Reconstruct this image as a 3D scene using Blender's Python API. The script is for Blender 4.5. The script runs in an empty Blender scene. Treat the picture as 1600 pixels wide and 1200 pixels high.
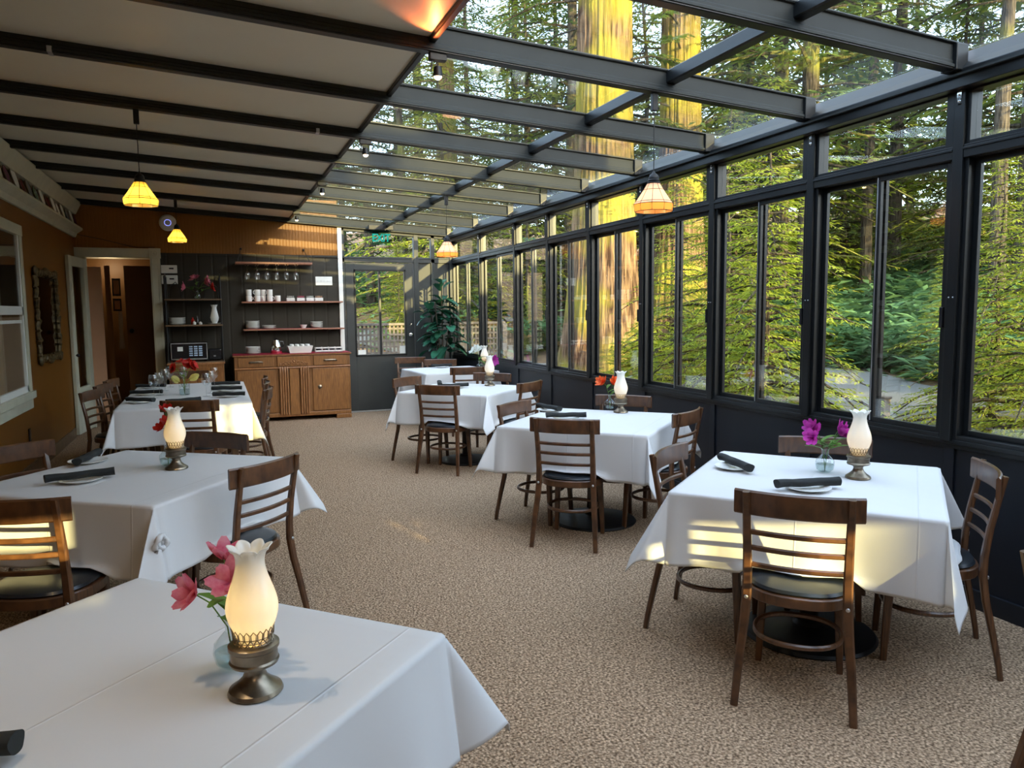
import bpy, math, random
import numpy as np
from mathutils import Vector, Matrix
random.seed(7); rng = np.random.default_rng(7)
PI = math.pi
SC = bpy.context.scene; COL = SC.collection

# ---------------------------------------------------------------- camera
cam_d = bpy.data.cameras.new('camera'); cam = bpy.data.objects.new('camera', cam_d); COL.objects.link(cam)
cam_d.sensor_fit = 'HORIZONTAL'; cam_d.sensor_width = 36; cam_d.lens = 1180 / 1600 * 36
cam_d.clip_start = .05; cam_d.clip_end = 400
_F = Vector((0.3617903, 0.92709586, -0.09798494)); _R = Vector((0.9311555, -0.36447391, -0.01040186)); _U = Vector((0.04535647, 0.08747593, 0.99513354))
cam.matrix_world = Matrix(((_R.x, _U.x, -_F.x, 0), (_R.y, _U.y, -_F.y, 0), (_R.z, _U.z, -_F.z, 1.58), (0, 0, 0, 1)))
SC.camera = cam
# ---------------------------------------------------------------- light
world = bpy.data.worlds.new('world'); SC.world = world; world.use_nodes = True
wn = world.node_tree; wn.nodes.clear()
w_out = wn.nodes.new('ShaderNodeOutputWorld'); w_bg = wn.nodes.new('ShaderNodeBackground'); w_sky = wn.nodes.new('ShaderNodeTexSky')
w_sky.sky_type = 'NISHITA'; w_sky.sun_disc = False; w_sky.sun_elevation = math.radians(24); w_sky.sun_rotation = math.radians(167)
w_sky.air_density = 1.0; w_sky.dust_density = 1.5; w_sky.ozone_density = 1.0
w_mix = wn.nodes.new('ShaderNodeMix'); w_mix.data_type = 'RGBA'; w_mix.inputs[0].default_value = .35
w_mix.inputs[7].default_value = (5.4, 6.2, 7.3, 1)      # thin high cloud veiling the blue
wn.links.new(w_sky.outputs[0], w_mix.inputs[6]); wn.links.new(w_mix.outputs[2], w_bg.inputs[0])
wn.links.new(w_bg.outputs[0], w_out.inputs[0]); w_bg.inputs[1].default_value = 1.0
TO_SUN = Vector((.233, -1, .163)).normalized()
sun_d = bpy.data.lights.new('sun', 'SUN'); sun = bpy.data.objects.new('sun', sun_d); COL.objects.link(sun)
sun_d.energy = 15.5; sun_d.color = (1, .79, .33); sun_d.angle = math.radians(.55)
sun.rotation_euler = TO_SUN.to_track_quat('Z', 'Y').to_euler()
SC.view_settings.view_transform = 'Standard'; SC.view_settings.look = 'None'; SC.view_settings.gamma = 1
SC.view_settings.use_curve_mapping = False
SC.view_settings.exposure = 0.42
SC.cycles.use_denoising = True; SC.cycles.transparent_max_bounces = 24
SC.cycles.max_bounces = 9; SC.cycles.diffuse_bounces = 4; SC.cycles.glossy_bounces = 3; SC.cycles.transmission_bounces = 5
SC.cycles.sample_clamp_indirect = 6; SC.cycles.caustics_reflective = False; SC.cycles.caustics_refractive = False

# ---------------------------------------------------------------- materials
class NT:
    def __init__(s, name):
        s.m = bpy.data.materials.new(name); s.m.use_nodes = True; s.t = s.m.node_tree; s.t.nodes.clear()
        s.out = s.t.nodes.new('ShaderNodeOutputMaterial')
    def n(s, kind, **k):
        x = s.t.nodes.new(kind)
        for a, b in k.items():
            if a.startswith('_'): setattr(x, a[1:], b)
            else: x.inputs[a.replace('__', ' ')].default_value = b
        return x
    def l(s, a, b): s.t.links.new(a, b)
def P(t, col, rough=.5, metal=0, spec=.5, **k):
    b = t.n('ShaderNodeBsdfPrincipled'); b.inputs['Base Color'].default_value = (*col, 1); b.inputs['Roughness'].default_value = rough
    b.inputs['Metallic'].default_value = metal; b.inputs['Specular IOR Level'].default_value = spec
    for a, v in k.items(): b.inputs[a.replace('_', ' ')].default_value = v
    t.l(b.outputs[0], t.out.inputs[0]); return b
def noise_col(t, b, c1, c2, scale=(1, 1, 1), ns=5, detail=4, lo=.35, hi=.65, bump=0, bdist=.002, rand=0):
    tc = t.n('ShaderNodeTexCoord'); mp = t.n('ShaderNodeMapping'); mp.inputs['Scale'].default_value = scale
    t.l(tc.outputs['Object'], mp.inputs[0])
    nz = t.n('ShaderNodeTexNoise'); nz.inputs['Scale'].default_value = ns; nz.inputs['Detail'].default_value = detail
    t.l(mp.outputs[0], nz.inputs['Vector'])
    r = t.n('ShaderNodeValToRGB'); r.color_ramp.elements[0].position = lo; r.color_ramp.elements[1].position = hi
    r.color_ramp.elements[0].color = (*c1, 1); r.color_ramp.elements[1].color = (*c2, 1)
    t.l(nz.outputs[0], r.inputs[0]); src = r.outputs[0]
    if rand:
        oi = t.n('ShaderNodeObjectInfo'); hs = t.n('ShaderNodeHueSaturation')
        mr = t.n('ShaderNodeMapRange'); mr.inputs[3].default_value = 1 - rand; mr.inputs[4].default_value = 1 + rand
        t.l(oi.outputs['Random'], mr.inputs[0]); t.l(mr.outputs[0], hs.inputs['Value']); t.l(src, hs.inputs['Color']); src = hs.outputs[0]
    t.l(src, b.inputs['Base Color'])
    if bump:
        bp = t.n('ShaderNodeBump'); bp.inputs['Strength'].default_value = bump; bp.inputs['Distance'].default_value = bdist
        t.l(nz.outputs[0], bp.inputs['Height']); t.l(bp.outputs[0], b.inputs['Normal'])
    return nz
def simple(name, col, rough=.5, metal=0, spec=.5, var=.12, ns=6, bump=.0, **k):
    t = NT(name); b = P(t, col, rough, metal, spec, **k)
    c1 = tuple(c * (1 - var) for c in col); c2 = tuple(min(1, c * (1 + var)) for c in col)
    noise_col(t, b, c1, c2, ns=ns, bump=bump); return t.m
def wood(name, c1, c2, rough=.35, scale=(3, 30, 3), ns=4, coat=.25, rand=.12):
    t = NT(name); b = P(t, c1, rough); b.inputs['Coat Weight'].default_value = coat; b.inputs['Coat Roughness'].default_value = .2
    noise_col(t, b, c1, c2, scale, ns, 5, .3, .7, .15, .001, rand); return t.m
def glassy(name, tint=(.97, .98, .98), f0=.045, rough=0.0, mul=1.0):
    t = NT(name); tr = t.n('ShaderNodeBsdfTransparent'); tr.inputs[0].default_value = (*tint, 1)
    gl = t.n('ShaderNodeBsdfGlossy'); gl.inputs['Roughness'].default_value = rough; gl.inputs[0].default_value = (1, 1, 1, 1)
    lw = t.n('ShaderNodeLayerWeight'); lw.inputs[0].default_value = .5
    pw = t.n('ShaderNodeMath', _operation='POWER'); pw.inputs[1].default_value = 4.5
    ma = t.n('ShaderNodeMath', _operation='MULTIPLY_ADD'); ma.inputs[1].default_value = (1 - f0) * mul; ma.inputs[2].default_value = f0
    t.l(lw.outputs['Facing'], pw.inputs[0]); t.l(pw.outputs[0], ma.inputs[0])
    mx = t.n('ShaderNodeMixShader'); t.l(ma.outputs[0], mx.inputs[0]); t.l(tr.outputs[0], mx.inputs[1]); t.l(gl.outputs[0], mx.inputs[2])
    t.l(mx.outputs[0], t.out.inputs[0]); return t.m
def leafy(name, c1, c2, trans=.45, rough=.5, ns=2.5, rand=.2):
    t = NT(name); b = P(t, c1, rough, 0, .3); noise_col(t, b, c1, c2, ns=ns, rand=rand)
    tr = t.n('ShaderNodeBsdfTranslucent'); mx = t.n('ShaderNodeMixShader'); mx.inputs[0].default_value = trans
    src = b.inputs['Base Color'].links[0].from_socket; t.l(src, tr.inputs[0])
    t.l(b.outputs[0], mx.inputs[1]); t.l(tr.outputs[0], mx.inputs[2]); t.l(mx.outputs[0], t.out.inputs[0]); return t.m
def milk(name, col, tcol, trans=.5, rough=.15):
    t = NT(name); b = P(t, col, rough, 0, .5); b.inputs['Coat Weight'].default_value = .3
    tr = t.n('ShaderNodeBsdfTranslucent'); tr.inputs[0].default_value = (*tcol, 1); mx = t.n('ShaderNodeMixShader'); mx.inputs[0].default_value = trans
    t.l(b.outputs[0], mx.inputs[1]); t.l(tr.outputs[0], mx.inputs[2]); t.l(mx.outputs[0], t.out.inputs[0]); return t.m
def emit(name, col, s):
    t = NT(name); e = t.n('ShaderNodeEmission'); e.inputs[0].default_value = (*col, 1); e.inputs[1].default_value = s
    t.l(e.outputs[0], t.out.inputs[0]); return t.m
M = {}
M['frame'] = simple('black_bronze_aluminium', (.010, .0115, .0125), .36, .3, .5, ns=3)
M['rafter'] = simple('satin_dark_aluminium', (.022, .025, .024), .6, .1, .3, ns=3)
M['knee'] = simple('painted_dark_panel', (.007, .009, .014), .42, 0, .4, ns=3)
M['doorpaint'] = simple('charcoal_paint', (.024, .027, .026), .5, ns=3)
M['silver'] = simple('brushed_silver', (.55, .57, .6), .35, .9)
M['wood'] = wood('walnut_stained_beech', (.042, .016, .0065), (.125, .052, .019), .38, coat=.5)
M['oak'] = wood('honey_oak', (.15, .058, .014), (.27, .115, .030), .4, (22, 22, 2.2))
M['oak_trim'] = wood('pale_oak_moulding', (.24, .10, .035), (.36, .17, .07), .35, (12, 12, 3))
M['shelfwood'] = wood('reddish_shelf_wood', (.22, .085, .05), (.33, .14, .08), .5, (20, 3, 3))
M['darkwood'] = wood('dark_rack_wood', (.10, .06, .03), (.17, .10, .05), .5, (20, 3, 3))
M['vinyl'] = simple('black_vinyl', (.012, .016, .022), .30, 0, .5)
M['iron'] = simple('black_iron', (.012, .012, .013), .45, .4)
M['pewter'] = simple('antique_pewter', (.23, .19, .14), .32, .9, ns=20, var=.3)
M['napkin'] = simple('black_linen', (.012, .014, .014), .85, bump=.3, ns=150)
M['plate'] = simple('white_china', (.88, .88, .85), .18, var=.02)
M['cream'] = simple('cream_trim_paint', (.50, .49, .38), .45, var=.06)
M['white'] = simple('white_plastic', (.72, .72, .68), .4, var=.03)
M['plum'] = simple('plum_china', (.16, .05, .10), .25)
M['maroon'] = simple('maroon_china', (.14, .02, .02), .25)
M['sage'] = simple('sage_china', (.18, .26, .2), .25, ns=60, var=.6)
M['red'] = simple('red_shelf_liner', (.30, .01, .03), .5)
M['chrome'] = simple('chrome', (.8, .8, .8), .08, 1, var=.02)
M['black'] = simple('gloss_black_plastic', (.01, .01, .012), .2)
M['panel'] = simple('ceiling_panel_off_white', (.74, .70, .56), .42, spec=.4, var=.03, ns=1.2)
M['mirror'] = simple('old_mirror_glass', (.35, .33, .28), .06, 1, var=.05)
M['gilt'] = simple('carved_gilt', (.10, .068, .028), .5, .5, ns=25, var=.5, bump=.8)
M['glass'] = glassy('window_glass', (.93, .955, .95), .065)
M['glass_thin'] = glassy('drinking_glass', (.93, .945, .95), .13, 0, .87)
M['glass_vase'] = glassy('vase_glass', (.86, .9, .9), .08, 0, .8)
M['water'] = glassy('water', (.8, .86, .85), .05, 0, .6)
M['stem'] = leafy('flower_stem_green', (.09, .2, .03), (.16, .3, .06), .25)
M['leaf'] = leafy('fig_leaf', (.02, .085, .05), (.04, .15, .09), .12, .2, 9)
M['petal_magenta'] = leafy('magenta_petal', (.42, .02, .30), (.6, .07, .42), .4, .5, 30)
M['petal_pink'] = leafy('pink_petal', (.62, .10, .19), (.75, .28, .35), .4, .5, 40)
M['petal_red'] = leafy('red_petal', (.42, .008, .006), (.6, .03, .015), .3, .5, 30)
M['petal_orange'] = leafy('orange_petal', (.75, .07, .02), (.85, .22, .05), .4, .5, 40)
M['petal_white'] = leafy('white_petal', (.75, .78, .7), (.85, .85, .8), .4, .5, 30)
M['petal_yellow'] = leafy('yellow_petal', (.8, .72, .25), (.85, .8, .4), .6, .5, 30)
M['milk'] = milk('milk_glass', (.90, .90, .87), (.97, .95, .88), .36)
M['shade'] = milk('stained_glass_shade', (.58, .36, .09), (1, .70, .14), .7, .3)
M['shade_pink'] = milk('stained_glass_pink', (.78, .48, .36), (1, .66, .48), .5, .3)
M['shade_orange'] = milk('stained_glass_orange', (.70, .26, .07), (1, .45, .12), .6, .3)
M['bulb'] = emit('warm_bulb', (1, .62, .22), 6)
M['spotbulb'] = emit('halogen_bulb', (1, .72, .38), 14)
M['candle'] = emit('candle_flame_bulb', (1, .62, .2), 5)
M['exit'] = emit('exit_letters', (.01, .42, .36), .9)
M['exit_pane'] = glassy('exit_acrylic', (.72, .93, .88), .05)
M['led'] = emit('blue_status_ring', (.25, .3, 1), 1.2)
M['display'] = simple('keypad_print', (.35, .45, .6), .4)
M['asphalt'] = simple('path_gravel', (.12, .12, .11), .9, ns=40, bump=.5)
M['rock'] = simple('grey_boulder', (.22, .24, .25), .85, ns=3, var=.35, bump=.6)
M['deck'] = simple('weathered_deck_wood', (.13, .105, .085), .8, ns=12, var=.3)

def carpet():
    t = NT('loop_pile_carpet'); b = P(t, (.25, .19, .13), .95, 0, .1)
    tc = t.n('ShaderNodeTexCoord'); vo = t.n('ShaderNodeTexVoronoi'); vo.inputs['Scale'].default_value = 110
    mp = t.n('ShaderNodeMapping'); mp.inputs['Scale'].default_value = (1, .7, 1); mp.inputs['Rotation'].default_value = (0, 0, .5)
    t.l(tc.outputs['Object'], mp.inputs[0]); t.l(mp.outputs[0], vo.inputs['Vector'])
    nz = t.n('ShaderNodeTexNoise'); nz.inputs['Scale'].default_value = 90; nz.inputs['Detail'].default_value = 5; t.l(tc.outputs['Object'], nz.inputs['Vector'])
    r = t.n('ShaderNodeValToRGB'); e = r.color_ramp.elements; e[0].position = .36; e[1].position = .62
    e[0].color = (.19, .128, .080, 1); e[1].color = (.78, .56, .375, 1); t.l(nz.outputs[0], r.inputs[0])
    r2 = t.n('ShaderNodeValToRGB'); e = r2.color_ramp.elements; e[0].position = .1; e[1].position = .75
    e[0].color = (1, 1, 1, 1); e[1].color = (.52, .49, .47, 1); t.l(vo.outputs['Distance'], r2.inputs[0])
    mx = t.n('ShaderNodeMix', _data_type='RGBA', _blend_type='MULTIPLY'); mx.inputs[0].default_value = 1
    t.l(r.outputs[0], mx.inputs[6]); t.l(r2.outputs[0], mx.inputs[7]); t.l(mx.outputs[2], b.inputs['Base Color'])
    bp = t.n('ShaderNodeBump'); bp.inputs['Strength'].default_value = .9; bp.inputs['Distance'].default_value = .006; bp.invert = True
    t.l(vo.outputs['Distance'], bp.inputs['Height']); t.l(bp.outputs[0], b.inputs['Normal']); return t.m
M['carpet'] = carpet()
def linen():
    t = NT('white_tablecloth_linen'); b = P(t, (.69, .69, .695), .75, 0, .25); b.inputs['Sheen Weight'].default_value = .15
    tc = t.n('ShaderNodeTexCoord'); sp = t.n('ShaderNodeSeparateXYZ'); t.l(tc.outputs['Object'], sp.inputs[0])
    tot = None
    for ax in (1,):
        for c in (-.445, .005):
            a = t.n('ShaderNodeMath', _operation='SUBTRACT'); a.inputs[1].default_value = c; t.l(sp.outputs[ax], a.inputs[0])
            ab = t.n('ShaderNodeMath', _operation='ABSOLUTE'); t.l(a.outputs[0], ab.inputs[0])
            mr = t.n('ShaderNodeMapRange'); mr.inputs[1].default_value = 0; mr.inputs[2].default_value = .005; mr.inputs[3].default_value = 1; mr.inputs[4].default_value = 0
            mr.interpolation_type = 'SMOOTHSTEP'
            t.l(ab.outputs[0], mr.inputs[0])
            if tot is None: tot = mr.outputs[0]
            else:
                ad = t.n('ShaderNodeMath', _operation='ADD'); t.l(tot, ad.inputs[0]); t.l(mr.outputs[0], ad.inputs[1]); tot = ad.outputs[0]
    nz = t.n('ShaderNodeTexNoise'); nz.inputs['Scale'].default_value = 4; nz.inputs['Detail'].default_value = 3; t.l(tc.outputs['Object'], nz.inputs['Vector'])
    ad = t.n('ShaderNodeMath', _operation='MULTIPLY_ADD'); ad.inputs[1].default_value = 2.2; t.l(nz.outputs[0], ad.inputs[0]); t.l(tot, ad.inputs[2])
    bp = t.n('ShaderNodeBump'); bp.inputs['Strength'].default_value = .55; bp.inputs['Distance'].default_value = .003
    t.l(ad.outputs[0], bp.inputs['Height']); t.l(bp.outputs[0], b.inputs['Normal'])
    tr = t.n('ShaderNodeBsdfTranslucent'); tr.inputs[0].default_value = (.8, .8, .8, 1); mx = t.n('ShaderNodeMixShader'); mx.inputs[0].default_value = .12
    t.l(b.outputs[0], mx.inputs[1]); t.l(tr.outputs[0], mx.inputs[2]); t.l(mx.outputs[0], t.out.inputs[0]); return t.m
M['linen'] = linen()
def boards(name, c1, c2, pitch, axis, rough=.45, depth=.004):
    t = NT(name); b = P(t, c1, rough, 0, .35); noise_col(t, b, c1, c2, ns=1.5)
    tc = t.n('ShaderNodeTexCoord'); sp = t.n('ShaderNodeSeparateXYZ'); t.l(tc.outputs['Object'], sp.inputs[0])
    dv = t.n('ShaderNodeMath', _operation='DIVIDE'); dv.inputs[1].default_value = pitch; t.l(sp.outputs[axis], dv.inputs[0])
    fr = t.n('ShaderNodeMath', _operation='FRACT'); t.l(dv.outputs[0], fr.inputs[0])
    pp = t.n('ShaderNodeMath', _operation='PINGPONG'); pp.inputs[1].default_value = .5; t.l(fr.outputs[0], pp.inputs[0])
    mr = t.n('ShaderNodeMapRange'); mr.inputs[2].default_value = .1; t.l(pp.outputs[0], mr.inputs[0])
    bp = t.n('ShaderNodeBump'); bp.inputs['Strength'].default_value = .8; bp.inputs['Distance'].default_value = depth
    t.l(mr.outputs[0], bp.inputs['Height']); t.l(bp.outputs[0], b.inputs['Normal']); return t.m
M['ochre'] = simple('ochre_wall_paint', (.165, .062, .007), .42, spec=.4, var=.10, ns=1.3)
M['beadboard'] = boards('ochre_beadboard', (.20, .075, .009), (.25, .098, .012), .045, 0)
M['darkboard'] = boards('dark_olive_boards', (.021, .018, .012), (.028, .023, .016), .2, 0, .6)
M['hall'] = simple('hall_brown_paint', (.16, .068, .014), .5, var=.1, ns=1)
M['peach'] = boards('peach_painted_boards', (.62, .38, .24), (.68, .43, .28), .16, 1, .4)
def bark(name, c1, c2, sunlit_moss, amt, sc=(9, 9, .9)):  # moss patches with the sun's yellow mixed into their colour
    t = NT(name); b = P(t, c1, .9, 0, .15); nz = noise_col(t, b, c1, c2, sc, 1.6, 6, .38, .62, 1.0, .06)
    tc = t.n('ShaderNodeTexCoord'); n2 = t.n('ShaderNodeTexNoise'); n2.inputs['Scale'].default_value = .55; n2.inputs['Detail'].default_value = 5; t.l(tc.outputs['Object'], n2.inputs['Vector'])
    mr = t.n('ShaderNodeMapRange'); mr.inputs[1].default_value = .62 - amt; mr.inputs[2].default_value = .75 - amt; t.l(n2.outputs[0], mr.inputs[0])
    src = b.inputs['Base Color'].links[0].from_socket
    mx = t.n('ShaderNodeMix', _data_type='RGBA'); t.l(mr.outputs[0], mx.inputs[0]); t.l(src, mx.inputs[6]); mx.inputs[7].default_value = (*sunlit_moss, 1)
    t.l(mx.outputs[2], b.inputs['Base Color']); return t.m
M['bark_red'] = bark('redwood_bark', (.035, .018, .011), (.22, .14, .08), (.24, .20, .03), .19)
M['bark'] = bark('forest_bark', (.028, .023, .018), (.10, .082, .062), (.20, .20, .04), .10, (16, 16, 2))
M['needle'] = leafy('conifer_needles', (.085, .15, .045), (.21, .27, .06), .45)
M['needle_sunlit'] = leafy('sunlit_conifer_needles', (.17, .24, .02), (.36, .38, .04), .5)  # young needles with yellow sunlight put into the colour
M['understory'] = leafy('understory_leaves', (.085, .18, .075), (.16, .28, .11), .4)
def ground():
    t = NT('forest_floor'); b = P(t, (.12, .08, .05), .95, 0, .1); nz = noise_col(t, b, (.075, .05, .03), (.25, .155, .085), ns=2.2, detail=8, lo=.3, hi=.7, bump=.8, bdist=.05)
    return t.m
M['ground'] = ground()

# ---------------------------------------------------------------- mesh helpers
class MB:
    def __init__(s): s.v = []; s.f = []
    def add(s, vs, fs):
        k = len(s.v); s.v += [tuple(v) for v in vs]; s.f += [tuple(i + k for i in f) for f in fs]; return s
    def box(s, c, d, rz=0, m=None):
        x, y, z = (a / 2 for a in d); vs = [Vector((i * x, j * y, k * z)) for k in (-1, 1) for j in (-1, 1) for i in (-1, 1)]
        mm = m if m is not None else Matrix.Rotation(rz, 3, 'Z'); c = Vector(c)
        return s.add([mm @ v + c for v in vs], [(0, 2, 3, 1), (4, 5, 7, 6), (0, 1, 5, 4), (2, 6, 7, 3), (0, 4, 6, 2), (1, 3, 7, 5)])
    def bx(s, x0, x1, y0, y1, z0, z1): return s.box(((x0 + x1) / 2, (y0 + y1) / 2, (z0 + z1) / 2), (abs(x1 - x0), abs(y1 - y0), abs(z1 - z0)))
    def sweep(s, path, prof, up=(0, 0, 1), closed=False, scale=None):
        path = [Vector(p) for p in path]; n = len(path); m = len(prof); up = Vector(up); vs = []
        for i, p in enumerate(path):
            a = path[i - 1] if (i > 0 or closed) else p; b = path[(i + 1) % n] if (i < n - 1 or closed) else p
            t = (b - a).normalized(); sd = t.cross(up)
            if sd.length < 1e-4: sd = t.cross(Vector((1, 0, 0)))
            sd.normalize(); u = sd.cross(t); k = scale[i] if scale else 1
            vs += [p + sd * q[0] * k + u * q[1] * k for q in prof]
        fs = []
        for i in range(n if closed else n - 1):
            for j in range(m):
                a, b = i * m + j, i * m + (j + 1) % m; c, d = ((i + 1) % n) * m + (j + 1) % m, ((i + 1) % n) * m + j
                fs.append((a, b, c, d))
        if not closed: fs += [tuple(range(m))[::-1], tuple(range((n - 1) * m, n * m))]
        return s.add(vs, fs)
    def tube(s, path, r, seg=8, closed=False, scale=None, up=(0, 0, 1)):
        return s.sweep(path, [(r * math.cos(2 * PI * k / seg), r * math.sin(2 * PI * k / seg)) for k in range(seg)], up, closed, scale)
    def lathe(s, prof, seg=24, c=(0, 0, 0), rf=None, cap=True):
        cx, cy, cz = c; vs = []; n = len(prof)
        for i, (r, z) in enumerate(prof):
            for k in range(seg):
                a = 2 * PI * k / seg; rr, zz = (r, z) if rf is None else rf(i, r, z, a)
                vs.append((cx + rr * math.cos(a), cy + rr * math.sin(a), cz + zz))
        fs = [(i * seg + k, i * seg + (k + 1) % seg, (i + 1) * seg + (k + 1) % seg, (i + 1) * seg + k) for i in range(n - 1) for k in range(seg)]
        if cap:
            if prof[0][0] > 1e-5: fs.append(tuple(range(seg))[::-1])
            if prof[-1][0] > 1e-5: fs.append(tuple(range((n - 1) * seg, n * seg)))
        return s.add(vs, fs)
    def ball(s, c, r, sc=(1, 1, 1), seg=12, rings=8):
        k = len(s.v); s.lathe([(max(1e-6, r * math.sin(PI * i / rings)), -r * math.cos(PI * i / rings)) for i in range(rings + 1)], seg, (0, 0, 0), None, False)
        for i in range(k, len(s.v)): v = s.v[i]; s.v[i] = (v[0] * sc[0] + c[0], v[1] * sc[1] + c[1], v[2] * sc[2] + c[2])
        return s
    def xf(s, m):
        s.v = [tuple(m @ Vector(v)) for v in s.v]; return s
    def build(s, name, mat, parent=None, smooth=True, bevel=0, seg=2, angle=35, loc=None):
        me = bpy.data.meshes.new(name); me.from_pydata(s.v, [], s.f)
        me.materials.append(mat if not isinstance(mat, str) else M[mat])
        if smooth:
            me.polygons.foreach_set('use_smooth', [True] * len(me.polygons)); me.set_sharp_from_angle(angle=math.radians(angle))
        o = bpy.data.objects.new(name, me); COL.objects.link(o)
        if bevel:
            b = o.modifiers.new('bevel', 'BEVEL'); b.width = bevel; b.segments = seg; b.limit_method = 'ANGLE'; b.angle_limit = math.radians(40)
        if parent is not None: o.parent = parent
        if loc is not None: o.location = loc
        return o
def rr(w, h, r=.004):
    w /= 2; h /= 2; r = min(r, w, h); return [(w - r, -h), (w, -h + r), (w, h - r), (w - r, h), (-w + r, h), (-w, h - r), (-w, -h + r), (-w + r, -h)]
def tag(o, label, cat, group=None, kind=None):
    if label: o['label'] = label
    if cat: o['category'] = cat
    if group: o['group'] = group
    if kind: o['kind'] = kind
    return o
def thing(name, loc=(0, 0, 0), rz=0, label=None, cat=None, group=None):
    o = bpy.data.objects.new(name, None); COL.objects.link(o); o.location = loc; o.rotation_euler = (0, 0, rz)
    o.empty_display_size = .1; return tag(o, label, cat, group)
def struct(o): o['kind'] = 'structure'; return o
def dup(src, loc, rz, label=None, group=None, scale=None, parent=None):
    r = src.copy(); COL.objects.link(r); r.location = loc; r.rotation_euler = (0, 0, rz); r.parent = parent
    if scale: r.scale = scale if not isinstance(scale, (int, float)) else (scale,) * 3
    if label: r['label'] = label
    if group: r['group'] = group
    for ch in src.children:
        c = ch.copy(); COL.objects.link(c); c.parent = r
        for g in ch.children:
            d = g.copy(); COL.objects.link(d); d.parent = c
    return r
class Proto:                                        # the first placement moves the built thing itself, later ones copy it
    def __init__(s, make): s.make = make; s.o = None
    def put(s, loc, rz, label, group=None, scale=None):
        if s.o is None:
            s.o = s.make(); o = s.o; o.location = loc; o.rotation_euler = (0, 0, rz); o['label'] = label
            if group: o['group'] = group
            if scale: o.scale = scale if not isinstance(scale, (int, float)) else (scale,) * 3
            return o
        return dup(s.o, loc, rz, label, group, scale)

# ---------------------------------------------------------------- building shell
W, L, D = 3.64, -1.75, 11.864
YS = [-2.33, -1.29, -.25, .79, 1.83, 2.868, 3.907, 4.946, 5.985, 7.024, 8.063, 9.102, 10.483, D]
FY = -2.45
zb = lambda x: 2.975 - .06 * x                       # underside of the rafters
struct(MB().bx(L - .15, W + .1, FY - .1, D + .1, -.3, 0).build('floor', 'carpet', smooth=False))
struct(MB().bx(L - .14, L, FY, D, 0, 3.3).build('wall_left', 'ochre', smooth=False))
# back wall: ochre beadboard over dark boards, doorway on the left, glazed end on the right
wb = struct(MB().bx(1.79, L, D, D + .12, 2.415, 3.25).build('wall_back', 'beadboard', smooth=False))
lower = MB().bx(-.72, 1.79, D, D + .12, 0, 2.415).build('lower_boarding', 'darkboard', wb, False)
m = MB(); m.bx(-.69, 1.79, D - .018, D, 2.40, 2.43); m.build('cap_strip', 'darkboard', wb, False)
struct(MB().bx(1.785, 1.85, D - .03, D + .1, .0, 2.93).build('trim_1', 'white', smooth=False, bevel=.003))
# knee wall on the right
m = MB(); m.bx(W, W + .09, FY, D, 0, .86)
for y in YS: m.bx(W - .012, W, y - .03, y + .03, 0, .86)
m.bx(W - .02, W, FY, D, 0, .10)
struct(m.build('wall_right', 'knee', smooth=False, bevel=.002))
m = MB(); m.bx(W - .035, W + .1, FY, D, .845, .87); m.bx(W - .018, W + .1, FY, D, .82, .845)
struct(m.build('trim_2', 'frame', smooth=False, bevel=.003))
# eave beam
m = MB(); m.sweep([(W, FY, 2.70), (W, D, 2.70)], [(-.10, -.03), (.08, -.03), (.08, .14), (.0, .17), (-.06, .10), (-.10, .06)])
struct(m.build('trim_3', 'frame', smooth=False, bevel=.003))
m = MB(); m.bx(W - .125, W - .10, FY, D, 2.725, 2.735); struct(m.build('trim_4', 'rafter', smooth=False))
tn = 5
# posts
for y in YS:
    m = MB(); m.bx(W - .05, W + .05, y - .03, y + .03, .86, 2.70)
    p = struct(m.build('trim_%d' % tn, 'frame', smooth=False, bevel=.004)); tn += 1
    b = MB().bx(W - .056, W - .05, y - .012, y + .012, 2.60, 2.665); b.ball((W - .058, y, 2.645), .006); b.ball((W - .058, y, 2.615), .006)
    b.build('bracket', 'chrome', p)
    s = MB(); s.ball((W - .051, y - .012, 1.62), .004, seg=8, rings=6); s.ball((W - .051, y + .012, 1.62), .004, seg=8, rings=6); s.build('screw', 'silver', p)
# window bays
wi = 1
def frame_rect(m, x0, x1, y0, y1, z0, z1, w):
    m.bx(x0, x1, y0, y0 + w, z0, z1); m.bx(x0, x1, y1 - w, y1, z0, z1); m.bx(x0, x1, y0 + w, y1 - w, z0, z0 + w); m.bx(x0, x1, y0 + w, y1 - w, z1 - w, z1)
for a, b in zip(YS[:-1], YS[1:]):
    y0, y1 = a + .03, b - .03
    m = MB(); frame_rect(m, W - .03, W + .06, y0, y1, .87, 2.35, .022); m.bx(W - .045, W + .06, y0, y1, 2.33, 2.395)
    m.bx(W - .052, W - .03, y0, y1, 2.37, 2.382); frame_rect(m, W - .03, W + .05, y0, y1, 2.395, 2.68, .02); m.bx(W - .04, W + .02, y0, y0 + .05, 2.395, 2.68)
    w = struct(m.build('window_%d' % wi, 'frame', smooth=False, bevel=.002)); wi += 1
    MB().bx(W + .008, W + .014, y0 + .02, y1 - .02, 2.41, 2.67).build('transom_pane', 'glass', w, False)
    ym = (y0 + y1) / 2
    for k, (s0, s1, x) in enumerate(((y0 + .022, ym + .018, W - .005), (ym - .018, y1 - .022, W + .03))):
        m = MB(); frame_rect(m, x - .012, x + .012, s0, s1, .892, 2.328, .03)
        s = m.build('sash', 'frame', w, False, .002)
        MB().bx(x - .003, x + .003, s0 + .028, s1 - .028, .92, 2.30).build('pane', 'glass', s, False)
    MB().bx(W - .02, W - .018, ym + .004, ym + .010, .9, 2.32).build('seal_strip', 'silver', w, False)
    h = MB(); h.bx(W - .04, W - .015, y0 + .024, y0 + .045, 1.46, 1.57); h.build('latch', 'iron', w, False, .003)
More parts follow.
